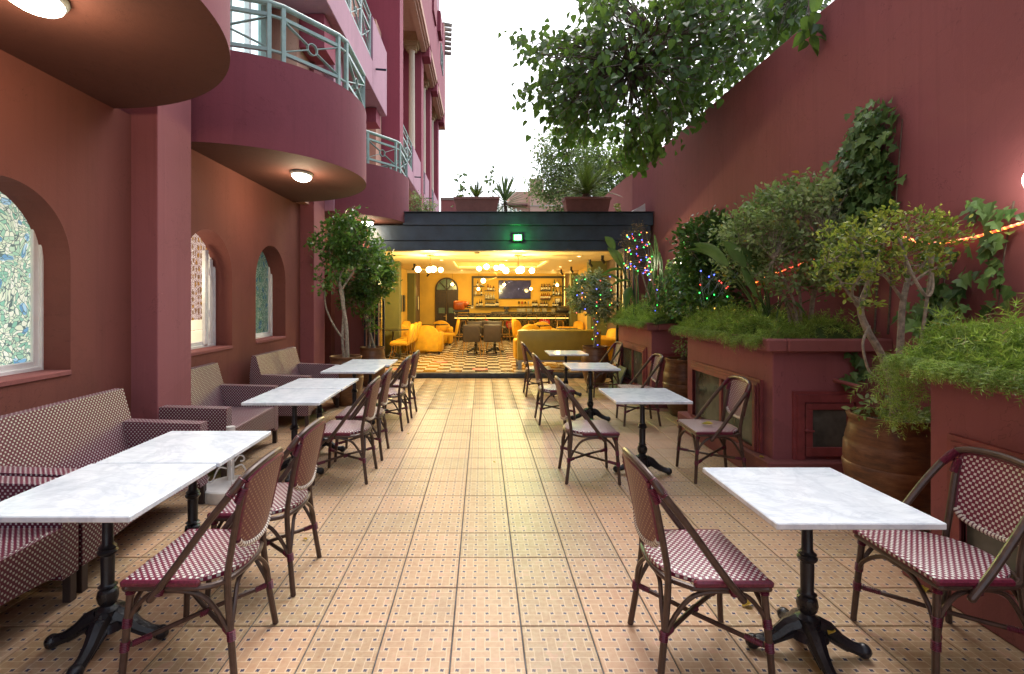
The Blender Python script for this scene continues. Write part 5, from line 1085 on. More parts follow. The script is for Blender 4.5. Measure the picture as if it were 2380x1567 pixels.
def twigs(m, root, centres, r=.006, every=1, jit=.12):
    root = Vector(root)
    for c, v in centres[::every]:
        c = Vector(c); mid = root.lerp(c, .5)+rv(jit*(c-root).length*.5); m.tube([root, mid, c], [r, r*.7, r*.35], 4, caps=False)
def limb(m, pts, r0, r1, seg=8, n=5):
    P = smooth_path(pts, n); m.tube(P, [r0+(r1-r0)*i/(len(P)-1) for i in range(len(P))], seg); return P
OV = leaf_T(1, .5); NE = leaf_T(1, .16, 'needle'); HE = leaf_T(1, .75, 'heart'); IV = leaf_T(1, 1.0, 'ivy'); LO = leaf_T(1, .26, 'long')
def bush(t, blobs, ncl, nlf, cr, size, lm, T=OV, root=None, bark='bark', twr=.006, droop=.4, up=.3, shell=.75, every=2, cname='crown'):
    cs = []
    tot = sum(b[1][0]*b[1][1]*b[1][2] for b in blobs)
    for c, r in blobs:
        for k in range(max(3, int(ncl*r[0]*r[1]*r[2]/tot))): cs.append(in_ell(c, r, shell))
    o = joined(cname, T, clump_leaves(cs, nlf, cr, size, droop, .3, up), L[lm], t)
    if root is not None:
        m = MB()
        for rt in (root if isinstance(root, list) else [root]): pass
        roots = root if isinstance(root, list) else [root]
        for i, cc_ in enumerate(cs[::every]):
            rt = min(roots, key=lambda q: (Vector(q)-Vector(cc_[0])).length); twigs(m, rt, [cc_], twr)
        m.build('twigs', M[bark], t)
    return cs
# --- ficus in first pot: bare twin trunk, crown high
t = thing('ficus_tree', 'tall twin-trunk ficus with dark glossy crown growing from the pot by the farthest loveseat', 'tree', (0,0,0), 0, 'potted ficus trees')
m = MB(); b0 = Vector((-2.08,7.8,.68))
P1 = limb(m, [b0, (-2.10,7.8,1.2), (-2.16,7.82,1.55), (-2.20,7.8,1.9), (-2.12,7.8,2.15)], .032, .02); P2 = limb(m, [b0+Vector((-.05,.02,0)), (-2.16,7.8,1.0), (-2.15,7.84,1.6), (-2.24,7.8,1.95), (-2.36,7.75,2.25)], .024, .014)
limb(m, [(-2.13,7.8,.98), (-2.28,7.78,1.2), (-2.40,7.75,1.5), (-2.42,7.75,1.85)], .016, .010); limb(m, [(-2.18,7.8,1.75), (-2.0,7.85,2.05), (-1.85,7.8,2.35)], .016, .009); limb(m, [(-2.12,7.8,2.1), (-2.15,7.85,2.4), (-2.1,7.9,2.7)], .014, .008)
m.build('trunk', M['bark'], t)
bush(t, [((-2.22,7.8,2.45), (.34,.34,.36)), ((-1.95,7.85,2.45), (.36,.32,.30)), ((-2.3,7.75,2.1), (.22,.25,.2)), ((-2.05,7.8,2.72), (.34,.28,.2)), ((-1.75,7.8,2.3), (.2,.22,.25)), ((-2.42,7.75,1.85), (.13,.18,.16)), ((-2.0,7.8,2.95), (.1,.1,.12)), ((-1.62,7.8,2.05), (.1,.12,.12)), ((-2.6,7.75,2.45), (.12,.15,.14))], 210, 15, .10, .075, 'ficus', root=[P1[-1], P2[-1], Vector((-1.85,7.8,2.3)), Vector((-2.42,7.75,1.8))], twr=.005)
# --- ficus in second pot: lower, wide crown
t = thing('ficus_tree', 'low bushy ficus with pale lit leaves growing from the pot at the folded bar doors', 'tree', (0,0,0), 0, 'potted ficus trees')
m = MB(); limb(m, [(-2.0,9.45,.66), (-2.10,9.45,1.0), (-2.16,9.45,1.4)], .028, .018); limb(m, [(-2.12,9.45,.66), (-2.12,9.5,1.0), (-2.28,9.45,1.5)], .024, .015); m.build('trunk', M['bark'], t)
bush(t, [((-2.15,9.4,2.0), (.52,.4,.42)), ((-2.3,9.35,1.6), (.35,.3,.25)), ((-2.1,9.4,1.22), (.15,.15,.22)), ((-1.95,9.4,2.2), (.35,.3,.3))], 270, 17, .09, .07, 'ficus', root=[(-2.16,9.45,1.4), (-2.28,9.45,1.5)], twr=.005)
# --- variegated tree with fairy lights
t = thing('variegated_ficus', 'small round variegated tree wrapped in fairy lights in the pot before the olive sofa', 'tree')
m = MB(); limb(m, [(2.12,9.6,.68), (2.16,9.6,1.0), (2.10,9.6,1.25), (2.0,9.6,1.4)], .022, .014); limb(m, [(2.16,9.6,.68), (2.13,9.6,1.05), (2.2,9.6,1.45)], .02, .012); m.build('trunk', M['bark'], t)
bush(t, [((2.02,9.6,1.72), (.40,.34,.36)), ((2.25,9.6,1.55), (.28,.28,.34)), ((2.1,9.6,2.0), (.2,.2,.14))], 210, 15, .08, .068, 'varieg', root=[(2.05,9.6,1.4), (2.18,9.6,1.4)], twr=.005)
# --- asparagus-fern mats on the planters
def sprig_T(n=22, L_=.18):
    V, F = [], []
    for k in range(n):
        s = k/n*L_; a = k*2.4; ln = .044*(1-.5*k/n)+.010; d = Vector((.55, math.cos(a)*.8, math.sin(a)*.8)).normalized(); p = Vector((s, 0, .035*math.sin(s/L_*2.6)-s*s*1.4)); q = d.cross(Vector((0,0,1))).normalized()*.0031
        i = len(V); V += [tuple(p-q), tuple(p+q), tuple(p+d*ln)]; F.append((i, i+1, i+2))
    i = len(V); V += [(0,-.001,0), (0,.001,0), (L_,0,-L_*L_*1.2)]; F.append((i, i+1, i+2)); return V, F
SPR = sprig_T()
def fern_mat(lab, x0, x1, y0, y1, z, n, over=.22, hgt=.12, bumps=()):
    from mathutils import noise as NZ
    def H(x, y):
        h = .03+hgt*(.35+1.2*NZ.noise(Vector((x*3.1, y*2.6, 3)))+.35*NZ.noise(Vector((x*9, y*8, 7))))
        for bx_, by_, a, r in bumps: h += a*math.exp(-((x-bx_)**2+(y-by_)**2)/(r*r))
        e = min(1, max(0, (x-x0+.06)/.16)); e2 = min(1, max(0, (y-y0+.08)/.14)); return z+max(.01, h)*math.sin(e*PI/2)*math.sin(e2*PI/2)
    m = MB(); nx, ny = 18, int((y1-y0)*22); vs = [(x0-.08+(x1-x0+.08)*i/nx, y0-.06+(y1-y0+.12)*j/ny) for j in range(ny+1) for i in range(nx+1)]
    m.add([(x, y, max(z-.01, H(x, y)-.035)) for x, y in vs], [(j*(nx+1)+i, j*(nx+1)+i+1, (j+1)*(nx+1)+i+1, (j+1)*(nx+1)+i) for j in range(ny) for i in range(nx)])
    ms = []; n = int(n*1.25)
    for k in range(n):
        x = x0-.05+(x1-x0+.05)*random.random()**1.35; y = random.uniform(y0-.05, y1+.05); gx = (H(x+.02, y)-H(x-.02, y))/.04; gy = (H(x, y+.02)-H(x, y-.02))/.04
        nrm = Vector((-gx, -gy, 1)).normalized(); d = (nrm*.55+Vector((-.35,-.1,0))+rv(.55)).normalized(); p = Vector((x, y, H(x, y)))-d*.07+rv(.012)
        if random.random() < .05: d = (d+Vector((0,0,.8))).normalized(); p = p+Vector((0,0,.03)); ms.append(dirmat(p, d, nrm, random.uniform(1.0, 1.5), 0)); continue
        ms.append(dirmat(p, d, nrm, random.uniform(.55, 1.05), random.uniform(-.6,.6)))
    for k in range(int(n*over)):
        y = random.uniform(y0-.05, y1+.05); cl = max(0, NZ.noise(Vector((y*3.2, 5, 1)))+.15)*1.5; ms.append(dirmat((x0-.07-random.random()*.05, y, z+.03-random.random()*.075*cl), (-.55+random.gauss(0,.25), random.gauss(0,.45), -.65), (-1,0,.2), random.uniform(.45, .8), 0))
    o = joined('asparagus_fern', SPR, ms, L['fern'], None, 'stuff'); tag(o, lab, 'fern'); u = m.build('fern_shade_sheet', L['under'], o); u['kind'] = 'stuff'; return o
L['under'] = leafmat('fern_shade_layer', (.03,.06,.012), (.04,.075,.015), .9, .1)  # dark sheet added under the sprigs, standing in for the fern's inner shade
fern_mat('thick bright asparagus fern mat spilling over the coping of the planter by the big clay pot', 2.5, 3.42, .5, 2.9, 1.25, 3600, .22, .13, [(2.85,2.3,.05,.4),(2.95,1.7,.13,.6)])
fern_mat('asparagus fern mat along the coping of the middle planter', 2.52, 3.35, 4.42, 6.28, 1.25, 1700, .22, .13, [(2.7,5.6,.1,.5)])
fern_mat('asparagus fern mat on the small planter at the bar entrance', 2.5, 3.35, 7.5, 9.4, 1.25, 1150, .25, .15, [(2.7,8.6,.12,.5)])
ms = [dirmat((2.53+random.gauss(0,.07), 3.02+random.gauss(0,.05), 1.22-random.random()**1.6*.34), (random.gauss(-.2,.6), random.gauss(0,.4), -.6), (-1,0,.2), random.uniform(.5,.9), 0) for k in range(120)]
ms += [dirmat((2.74+random.gauss(0,.06), 3.35+random.gauss(0,.08), .86+random.random()*.32), (random.gauss(0,.6), random.gauss(0,.5), .2), (0,0,1), random.uniform(.4,.75), 0) for k in range(45)]
o = joined('hanging_fern', SPR, ms, L['fern'], None, 'stuff'); tag(o, 'loose asparagus fern trailing between the near planter and the big clay pot', 'fern')
# --- yellow-green shrub in the big clay pot
t = thing('potted_shrub', 'gnarled shrub with small yellow-green leaf rosettes rising from the big clay pot', 'shrub')
m = MB(); a0 = Vector((2.86,3.5,.72))
Pz = limb(m, [a0, (2.83,3.48,.95), (2.77,3.5,1.2), (2.66,3.5,1.4), (2.62,3.5,1.55), (2.68,3.48,1.75)], .028, .018); limb(m, [(2.88,3.55,.72), (2.93,3.55,1.2), (2.95,3.55,1.55), (3.0,3.55,1.78)], .026, .016)
ends = []
for p, q in (((2.62,3.5,1.52),(2.35,3.45,1.85)), ((2.68,3.48,1.72),(2.6,3.5,2.0)), ((2.68,3.48,1.72),(2.82,3.5,2.05)), ((3.0,3.55,1.75),(2.95,3.5,2.05)), ((3.0,3.55,1.75),(3.2,3.55,2.0)), ((3.0,3.55,1.7),(3.25,3.5,1.85)), ((2.62,3.5,1.55),(2.5,3.4,1.7)), ((2.95,3.55,1.6),(2.75,3.5,1.8))):
    P = limb(m, [p, Vector(p).lerp(Vector(q), .5)+rv(.03), q], .013, .006, 6); ends.append(P[-1]); ends.append(P[len(P)//2])
m.build('trunk', M['bark'], t)
m = MB(); limb(m, [(2.62,3.42,1.42), (2.56,3.4,1.30), (2.60,3.4,1.12), (2.72,3.44,1.05)], .008, .008, 6); limb(m, [(2.80,3.40,2.02), (2.84,3.36,1.8), (2.95,3.36,1.62), (3.03,3.40,1.7), (3.02,3.42,1.9)], .011, .009, 8); limb(m, [(3.03,3.40,1.9), (2.98,3.42,1.4), (2.94,3.45,1.05)], .010, .010, 8); m.build('looping_stem', M['bark'], t)
bush(t, [((2.55,3.45,1.98), (.28,.25,.17)), ((2.85,3.5,2.08), (.32,.25,.16)), ((3.15,3.5,2.03), (.24,.22,.14)), ((2.45,3.42,1.75), (.22,.2,.14)), ((2.9,3.5,1.85), (.3,.22,.14)), ((2.55,3.45,1.58), (.13,.15,.08))], 250, 12, .034, .033, 'buxus', root=ends+[Vector((2.62,3.5,1.55)), Vector((2.95,3.55,1.5))], twr=.0035, up=.6, droop=0)
bush(t, [((2.85,3.5,.82), (.26,.24,.08))], 46, 8, .05, .045, 'shrub', cname='undergrowth')
# --- grey-green shrub of the middle planter
t = thing('grey_green_shrub', 'large airy grey-green shrub with many stems filling the middle planter', 'shrub')
m = MB(); tips = []
for x, y, dx, dy, hz in ((2.98,4.75,-.3,-.1,.75), (3.03,4.8,0,.1,.85), (3.08,4.75,.15,0,.8), (2.95,4.82,-.1,.2,.7), (3.1,4.8,.05,-.15,.9), (3.0,4.78,-.45,.15,.8)):
    P = limb(m, [(x,y,1.22), (x+dx*.25,y+dy*.25,1.22+hz*.5), (x+dx,y+dy,1.22+hz)], .018, .009, 6); tips += [P[-1], P[len(P)*2//3]]
m.build('trunk', M['bark'], t)
bush(t, [((3.02,4.8,2.32), (.52,.42,.40)), ((2.66,4.9,2.25), (.34,.36,.30)), ((3.22,4.55,2.0), (.26,.3,.40)), ((2.85,4.75,1.88), (.36,.3,.18)), ((2.5,4.95,1.95), (.18,.24,.2)), ((2.95,4.8,2.64), (.26,.28,.14)), ((3.2,4.7,2.55), (.2,.2,.15))], 520, 16, .085, .048, 'shrub', root=tips, bark='bark', twr=.004, up=.5, droop=.1, every=1)
# --- dark round shrub and ivy mound of the middle/bar-side planters
t = thing('dark_ficus_bush', 'dense dark glossy bush with rounded head behind the fairy lights', 'bush')
m = MB(); limb(m, [(3.0,6.3,1.2), (3.0,6.4,1.6), (2.95,6.5,2.0)], .03, .02); m.build('trunk', M['barkd'], t)
bush(t, [((3.02,6.7,2.35), (.44,.42,.36)), ((2.9,6.6,1.85), (.38,.40,.34)), ((2.85,6.4,1.5), (.40,.42,.28)), ((3.1,6.5,2.15), (.36,.35,.4))], 420, 17, .09, .075, 'dark', root=[(2.95,6.5,1.9)], twr=.005, shell=.9)
t = thing('ivy_mound', 'mound of broad ivy leaves climbing the wall behind the small planter', 'ivy')
def ivy_leaves(centres, n, cr, size):
    out = []
    for c in centres:
        for k in range(n):
            p = Vector(c)+Vector((random.gauss(0,.03), random.gauss(0,cr), random.gauss(0,cr))); p.x = min(p.x, RX-.02); d = Vector((-.30+random.gauss(0,.12), random.gauss(0,.5), -.75+random.gauss(0,.25)))
            out.append(dirmat(p, d, Vector((-1, random.gauss(0,.3), .55)), size*random.uniform(.6, 1.2), random.gauss(0,.25)))
    return out
cs = [in_ell((3.1,7.6,1.75), (.42,.6,.45), .8)[0] for k in range(120)]+[in_ell((2.95,8.0,1.5), (.35,.5,.3), .8)[0] for k in range(60)]+[in_ell((3.3,8.3,2.05), (.2,.5,.35), .8)[0] for k in range(60)]+[Vector((3.45,7.1+.1*k,2.6+.06*k)) for k in range(5)]
pieces('leaf', IV, ivy_leaves(cs, 7, .08, .085), L['dark'], t, None, 120, 'ivy_leaves', lambda i: i*7919 % 1733)
# --- ivy column on the wall
t = thing('wall_ivy', 'tall column of broad green ivy climbing the oxblood wall above the shrubs', 'ivy')
cs = []
for k in range(150):
    z = random.uniform(1.9, 3.22); f = (3.32-z)/1.4; yc_m = 4.36+.30*f; hw = .09+.40*f if f < .45 else .31; cs.append(Vector((RX-.04-random.random()*.10, yc_m+random.uniform(-hw, hw)+.08, z)))
m = MB()
for y in (4.25, 4.4, 4.6): limb(m, [(RX-.01,y+.1,1.3), (RX-.01,y+.05,2.0), (RX-.01,y,2.6), (RX-.01,y-.05,3.1)], .009, .004, 5)
m.build('stem', M['barkd'], t); pieces('leaf', IV, ivy_leaves(cs, 8, .07, .082), L['ivy'], t, None, 300, 'ivy_leaves', lambda i: i*7919 % 1733)
t = thing('ivy_strand', 'pale green ivy strand hanging on the wall beside the orange rope light', 'ivy', (0,0,0), 0, 'ivy strands on the wall')
cs = [Vector((RX-.07, 3.38+.05*math.sin(k*1.7)+(.14*(1-k/4) if k < 4 else 0)*(-1)**k, 2.20-k*.052)) for k in range(13)]+[Vector((RX-.08, 3.28+.07*k, 2.19+random.gauss(0,.02))) for k in range(5)]
m = MB(); limb(m, [(RX-.03,3.3,2.24), (RX-.03,3.36,1.9), (RX-.03,3.4,1.55)], .006, .004, 5); m.build('stem', M['barkd'], t); pieces('leaf', IV, ivy_leaves(cs, 3, .04, .09), L['ivy'], t)
t = thing('ivy_strand', 'darker ivy strand low on the wall behind the yellow-green shrub', 'ivy', (0,0,0), 0, 'ivy strands on the wall')
cs = [Vector((RX-.07, 3.78+.12*math.sin(k*2.1), 1.98-k*.04)) for k in range(14)]+[Vector((RX-.1, 3.8+random.uniform(-.25,.25), 1.35+random.random()*.25)) for k in range(16)]
m = MB(); limb(m, [(RX-.03,3.75,2.1), (RX-.03,3.8,1.7), (RX-.03,3.78,1.35)], .006, .004, 5); m.build('stem', M['barkd'], t); pieces('leaf', IV, ivy_leaves(cs, 3, .05, .10), L['ivy'], t)
t = thing('ivy_sprig', 'small bright ivy sprig hanging on the planter face above the drain pipe', 'ivy'); cs = [Vector((3.20+.03*k, 4.36, 1.13-.045*k)) for k in range(5)]+[Vector((3.18,4.35,.95)), Vector((3.24,4.35,.93)), Vector((3.16,4.35,.9))]
pieces('leaf', IV, [dirmat(c+rv(.02), (random.gauss(0,.5), -.3, -.7), (0,-1,.4), random.uniform(.06,.1), 0) for c in cs for k in range(3)], L['ivy'], t)
# --- strelitzias (paddle leaves) as plants with single leaves
def paddle(t, base, bb, tip, w, twist=0, mt='strel'):
    base = Vector(base); bb = Vector(bb); tip = Vector(tip); mid = base.lerp(bb, .5)+Vector((.03,0,.05)); P = smooth_path([base, mid, bb], 6)
    m = MB(); m.tube(P, [.012-.006*i/(len(P)-1) for i in range(len(P))], 6)
    d = tip-bb; side0 = d.normalized().cross(Vector((0,0,1))).normalized(); n = 12; vs = []; dr = d.normalized(); side = Matrix.Rotation(twist, 3, dr) @ side0; up = side.cross(dr)
    for i in range(n+1):
        f = i/n; ww = w*math.sin(PI*min(1, f*.93+.06))**.75*(1.15-.4*f); c = bb+d*f+Vector((0,0,.10*d.length*math.sin(PI*f))); vs += [c+side*ww+up*ww*.4, c+side*ww*.5+up*ww*.1, c, c-side*ww*.5+up*ww*.1, c-side*ww+up*ww*.4]
    m.build('leaf_stalk', L[mt], t); m = MB(); m.add(vs, [(i*5+k, i*5+k+1, (i+1)*5+k+1, (i+1)*5+k) for i in range(n) for k in range(4)]); m.build('leaf', L[mt], t, smooth=60)
t = thing('strelitzia', 'strelitzia with long green paddle leaves leaning out of the middle planter', 'plant')
for (a, b, c_, d, Y, w, tw) in ((1692,618,1612,566,4.75,.055,1.0), (1662,602,1590,582,4.95,.04,.3), (1733,620,1682,562,4.8,.06,1.2), (1764,634,1724,574,4.85,.05,1.3), (1770,632,1765,580,5.0,.05,1.2), (1760,690,1722,622,4.7,.035,1.4), (1830,700,1875,735,4.75,.05,.4)): paddle(t, (2.82+random.gauss(0,.03), 4.95+random.gauss(0,.03), 1.24), at(a, b, Y), at(c_, d, Y-.05), w, tw)
for k in range(9): m = MB(); a = Vector((2.82+random.gauss(0,.05), 4.95+random.gauss(0,.05), 1.22)); limb(m, [a, a+Vector((random.gauss(0,.06),0,.25)), a+Vector((random.gauss(0,.3), random.gauss(0,.1), random.uniform(.4,.6)))], .009, .004, 5); m.build('leaf_stalk', L['strel'], t)
t = thing('strelitzia', 'strelitzia with drooping paddle leaves reaching out over the small bar-side planter', 'plant')
for (a, b, c_, d, Y, w, tw) in ((1428,580,1406,550,8.5,.07,1.1), (1448,622,1412,576,8.5,.08,1.0), (1447,627,1394,643,8.4,.05,.5), (1439,652,1393,640,8.3,.07,.1), (1464,652,1409,675,8.3,.06,.3), (1466,668,1454,718,8.2,.08,1.3), (1480,640,1478,560,8.9,.07,1.2), (1470,620,1462,560,8.8,.07,1.3)): paddle(t, (2.62+random.gauss(0,.03), 8.5+random.gauss(0,.03), 1.24), at(a, b, Y), at(c_, d, Y), w, tw)
# --- cactus columns
t = thing('column_cactus', 'cluster of tall slender green cactus columns against the navy fascia end', 'cactus')
for x, y, h in ((3.02,9.0,1.35), (3.1,9.05,1.55), (3.16,8.95,.95), (2.95,8.9,1.1), (3.2,9.1,1.25), (3.05,8.8,.8)):
    m = MB(); n = 12; r = .036; P = [(x+.02*math.sin(k*1.3), y, 1.22+h*k/8) for k in range(9)]; vs = []
    for k, p in enumerate(P):
        for i in range(n): a = 2*PI*i/n; rr = r*(1 if i % 2 else .62)*(1 if k < 8 else .35); vs.append((p[0]+rr*math.cos(a), p[1]+rr*math.sin(a), p[2]))
    m.add(vs, [(k*n+i, k*n+(i+1) % n, (k+1)*n+(i+1) % n, (k+1)*n+i) for k in range(8) for i in range(n)]+[tuple(8*n+i for i in range(n))]); m.build('column', L['strel'], t, smooth=0)
# --- dry twiggy shrub with fairy lights
t = thing('dry_shrub', 'dry leafless twiggy shrub topped by the fascia and wound with coloured fairy lights', 'shrub')
m = MB(); Pd = limb(m, [(2.82,8.1,1.22), (2.80,8.1,1.6), (2.70,8.1,2.0), (2.6,8.1,2.3)], .024, .014); Pe = limb(m, [(2.80,8.1,1.30), (2.66,8.1,1.7), (2.55,8.1,2.05)], .018, .012); m.build('trunk', M['bark'], t)
m = MB(); dc = []
for k in range(150):
    c, v = in_ell((2.40+.06,8.1,2.48), (.26,.25,.34), 1); a = random.choice([Pd[-1], Pe[-1], Pd[-4]]); mid = a.lerp(c, .5)+rv(.05); m.tube([a, mid, c], [.005,.003,.0015], 4, caps=False); dc.append((c, v))
    for q in range(3): e_ = c+rv(.055)+Vector((0,0,.03)); m.tube([mid.lerp(c, .6), c.lerp(e_, .6), e_], [.002,.0015,.001], 3, caps=False)
m.build('twigs', M['barkd'], t); joined('dry_leaves', OV, clump_leaves(dc, 3, .06, .026), L['dry'], t)
# --- dead gnarled stump in the pot between planters
t = thing('gnarled_stump', 'gnarled grey stump with a few green shoots in the pot between the planters', 'plant')
m = MB(); limb(m, [(2.82,7.0,.72), (2.86,7.0,.9), (2.93,7.0,1.05)], .06, .035, 9); limb(m, [(2.75,7.0,.72), (2.84,6.95,.95), (2.9,6.95,1.2)], .035, .02, 8); limb(m, [(2.72,6.98,.74), (2.83,6.93,.98), (2.87,6.95,1.28)], .008, .008, 6); m.build('trunk', M['barkd'], t)
bush(t, [((2.75,6.95,.95), (.1,.1,.12))], 14, 6, .05, .05, 'shrub')
# --- fairy lights (string of lamps on a wire)
def fairy(lab, pts, parent=None, r=.009):
    t = thing('fairy_lights', lab, 'string lights', (0,0,0), 0, 'coloured fairy light strings')
    m = MB(); m.tube(pts, .0025, 4, caps=False); m.build('wire', M['rail'], t)
    meshes = {}
    for i, p in enumerate(pts[::2]):
        c = ['ledb','ledr','ledg','ledo'][i % 4]
        if c not in meshes: mb = MB(); mb.sphere((0,0,0), r, 8, 5); meshes[c] = mb.build('bulb', M[c], t); o = meshes[c]
        else: o = meshes[c].copy(); C.objects.link(o)
        o.location = p
    return t
pts = []
for k in range(90):
    f = k/89; a = k*.42
    if f < .35: q = f/.35; c = Pd[min(len(Pd)-1, int(q*(len(Pd)-1)))]; pts.append(Vector(c)+Vector((.05*math.cos(a), .05*math.sin(a), 0)))
    else: q = (f-.35)/.65; pts.append(Vector((2.45+.22*math.cos(k*.75)*(1-.3*q), 8.02-.12*abs(math.sin(k*.5)), 2.0+.68*((q*2.2) % 1))))
fairy('fairy lights wound around the dry shrub below the navy fascia', smooth_path(pts, 2))
pts = []
for k in range(70):
    f = k/69; a = k*.8
    if f < .35: pts.append(Vector((2.14+.05*math.cos(a), 9.6+.05*math.sin(a), .75+f*1.9)))
    else: q = (f-.35)/.65; pts.append(Vector((2.06+.33*math.sin(k*.9), 9.27+.05*math.cos(k), 1.42+.6*q+.1*math.sin(k*1.9))))
fairy('fairy lights wound around the variegated tree in the pot before the olive sofa', pts)
fairy('fairy lights draped over the dark glossy bush beside the wall lamp', [Vector((2.75+.18*math.sin(k*1.3)+.004*k, 6.1+.05*math.cos(k), 1.42+.55*((k*.37) % 1))) for k in range(36)], r=.008)
t = thing('rope_light', 'glowing orange rope light sagging along the oxblood wall behind the shrubs', 'rope light')
P = smooth_path([(RX-.04,-1.2,2.2), (RX-.04,1.0,2.05), (RX-.04,2.0,2.12), (RX-.04,2.9,2.12), (RX-.04,3.22,2.09), (RX-.05,3.6,2.03), (RX-.05,3.95,2.04), (RX-.05,4.25,2.12), (RX-.05,5.0,2.05), (RX-.06,6.0,1.9), (RX-.06,6.5,1.78)], 9)
m = MB(); m.tube(P, .0085, 8); m.build('tube', M['rope'], t); b0_ = None
for p in P[::1]:
    if b0_ is None: mb = MB(); mb.sphere((0,0,0), .0098, 6, 4, sc=(1,1.8,1)); b0_ = mb.build('bulb', M['ropey'], t); o = b0_
    else: o = b0_.copy(); C.objects.link(o)
    o.location = p
# --- overhanging broad-leaved tree
t = thing('overhanging_tree', 'large broad-leaved tree reaching over the courtyard wall against the bright sky', 'tree')
m = MB(); trunk = limb(m, [(6.2,9.5,0), (6.0,9.3,3), (5.6,9.0,5.2), (5.2,8.6,7)], .22, .12, 12); m.build('trunk', M['barkd'], t)
m = MB(); cl = []
def inpoly(u, v, P):
    c = False; n = len(P)
    for i in range(n):
        x1, y1 = P[i]; x2, y2 = P[(i+1) % n]
        if (y1 > v) != (y2 > v) and u < (x2-x1)*(v-y1)/(y2-y1)+x1: c = not c
    return c
ZONES = [([(1380,-60),(1990,-60),(1870,60),(1480,385),(1420,330),(1350,250),(1330,120)], 350, (6.2, 9.2), 1.0), ([(1230,90),(1390,50),(1410,350),(1330,350),(1240,260),(1280,180)], 150, (6.5, 9), .95), ([(1330,-40),(1420,-40),(1400,90),(1340,60)], 36, (6.5,9), .95),
         ([(1560,-60),(1980,-60),(1860,70),(1560,330)], 360, (6.0, 9.0), 1.0),
         ([(1180,80),(1280,50),(1290,140),(1190,130)], 20, (6.8, 8), .9), ([(1185,195),(1280,180),(1300,245),(1195,250)], 16, (6.8, 8), .9), ([(1215,240),(1290,230),(1330,340),(1270,340)], 20, (7,8), .9), ([(1470,290),(1560,270),(1500,400),(1440,395)], 60, (7.2, 8.6), .9)]
lt = []
for P, n, (ya, yb), sz in ZONES:
    k = 0; us = [p[0] for p in P]; vs_ = [p[1] for p in P]
    while k < n:
        u = random.uniform(min(us), max(us)); v = random.uniform(min(vs_), max(vs_))
        if not inpoly(u, v, P): continue
        Y = random.uniform(ya, yb); p = at(u, v, Y)
        if p.x > RX-.25 and p.z < WT+.15: continue
        k += 1; cl.append(p)
hub = [Vector((5.0,8.4,7.0)), Vector((4.2,8.0,6.8)), Vector((3.4,7.8,6.2)), Vector((2.6,7.6,5.6)), Vector((4.6,7.2,6.0)), Vector((3.9,8.5,5.4)), Vector((3.1,8.2,4.7)), Vector((2.2,7.4,5.0)), Vector((4.3,6.6,6.6))]
for a, b in ((trunk[-1],0),(0,1),(1,2),(2,3),(0,4),(1,5),(5,6),(3,7),(4,8)):
    p = a if not isinstance(a, int) else hub[a]; q = hub[b]; limb(m, [p, Vector(p).lerp(q, .5)+rv(.1), q], .05, .022, 7)
for p in cl:
    h_ = min(hub, key=lambda q: (q-p).length); mid = h_.lerp(p, .5)+rv(.12)+Vector((0,0,.08)); m.tube([h_, mid, p], [.011,.007,.003], 4, caps=False)
    for j in range(random.randint(5, 9)):
        pp = p.lerp(mid, random.random()*.55)+rv(.10); d = Vector((random.gauss(-.2,.5), random.gauss(-.1,.5), -.75)); lt.append(dirmat(pp, d, Vector((random.gauss(0,.8), -.8, random.gauss(.4,.5))), random.uniform(.078,.135), random.gauss(0,.4)))
m.build('branches', M['barkd'], t)
m = MB(); m.tube([hub[8], (3.9,5.6,5.6), (3.42,5.3,4.75), (3.38,5.22,4.35)], [.02,.012,.008,.004], 5, caps=False); m.build('hanging_branch', M['barkd'], t)
for k in range(26): f = k/25; p = Vector((3.42,5.3,4.75)).lerp(Vector((3.38,5.22,4.28)), f)+rv(.07) if k > 12 else Vector((3.55,5.2,5.05))+rv(.2); p.x = min(p.x, RX-.06) if p.z < WT else p.x; lt.append(dirmat(p, (random.gauss(-.2,.3), random.gauss(0,.4), -.8), (random.gauss(0,.4),-1,.3), random.uniform(.12,.18), 0))
pieces('leaf', HE, lt, L['tree'], t, None, 300, 'foliage_leaves', lambda i: lt[i].translation.length)
# --- roof-top boxes and plants
def roof_box(x, y, w, lab, h=.44):
    t = thing('roof_planter_box', lab, 'plant box', (x, y, 3.36), 0, 'terracotta plastic boxes on the bar roof')
    def f(m):
        a, b = w/2-.07, w/2-.01; n_ = [( -a,-.15),(a,-.15),(a,.15),(-a,.15)]; o_ = [(-b,-.2),(b,-.2),(b,.2),(-b,.2)]
        vs = [(x_,y_,.03) for x_, y_ in n_]+[(x_,y_,h-.06) for x_, y_ in o_]; m.add(vs, [(3,2,1,0)]+[(k, (k+1) % 4, 4+(k+1) % 4, 4+k) for k in range(4)])
        m.box(-w/2-.01, w/2+.01, -.215, .215, h-.06, h, .008); m.box(-w/2+.02, w/2-.02, -.19, .19, h-.12, h-.11)
    part('box_body', M['terra'], f, t); part('saucer', M['terra'], lambda m: m.box(-w/2+.04, w/2-.04, -.18, .18, 0, .03, .005), t); return t
roof_box(-.12, 10.95, .96, 'wide terracotta roof box holding the small cycad and trailing vine'); roof_box(2.25, 10.95, .98, 'wide terracotta roof box holding the large spiky cycad'); roof_box(-1.35, 11.2, .42, 'small terracotta roof box tucked against the third balcony', .16)
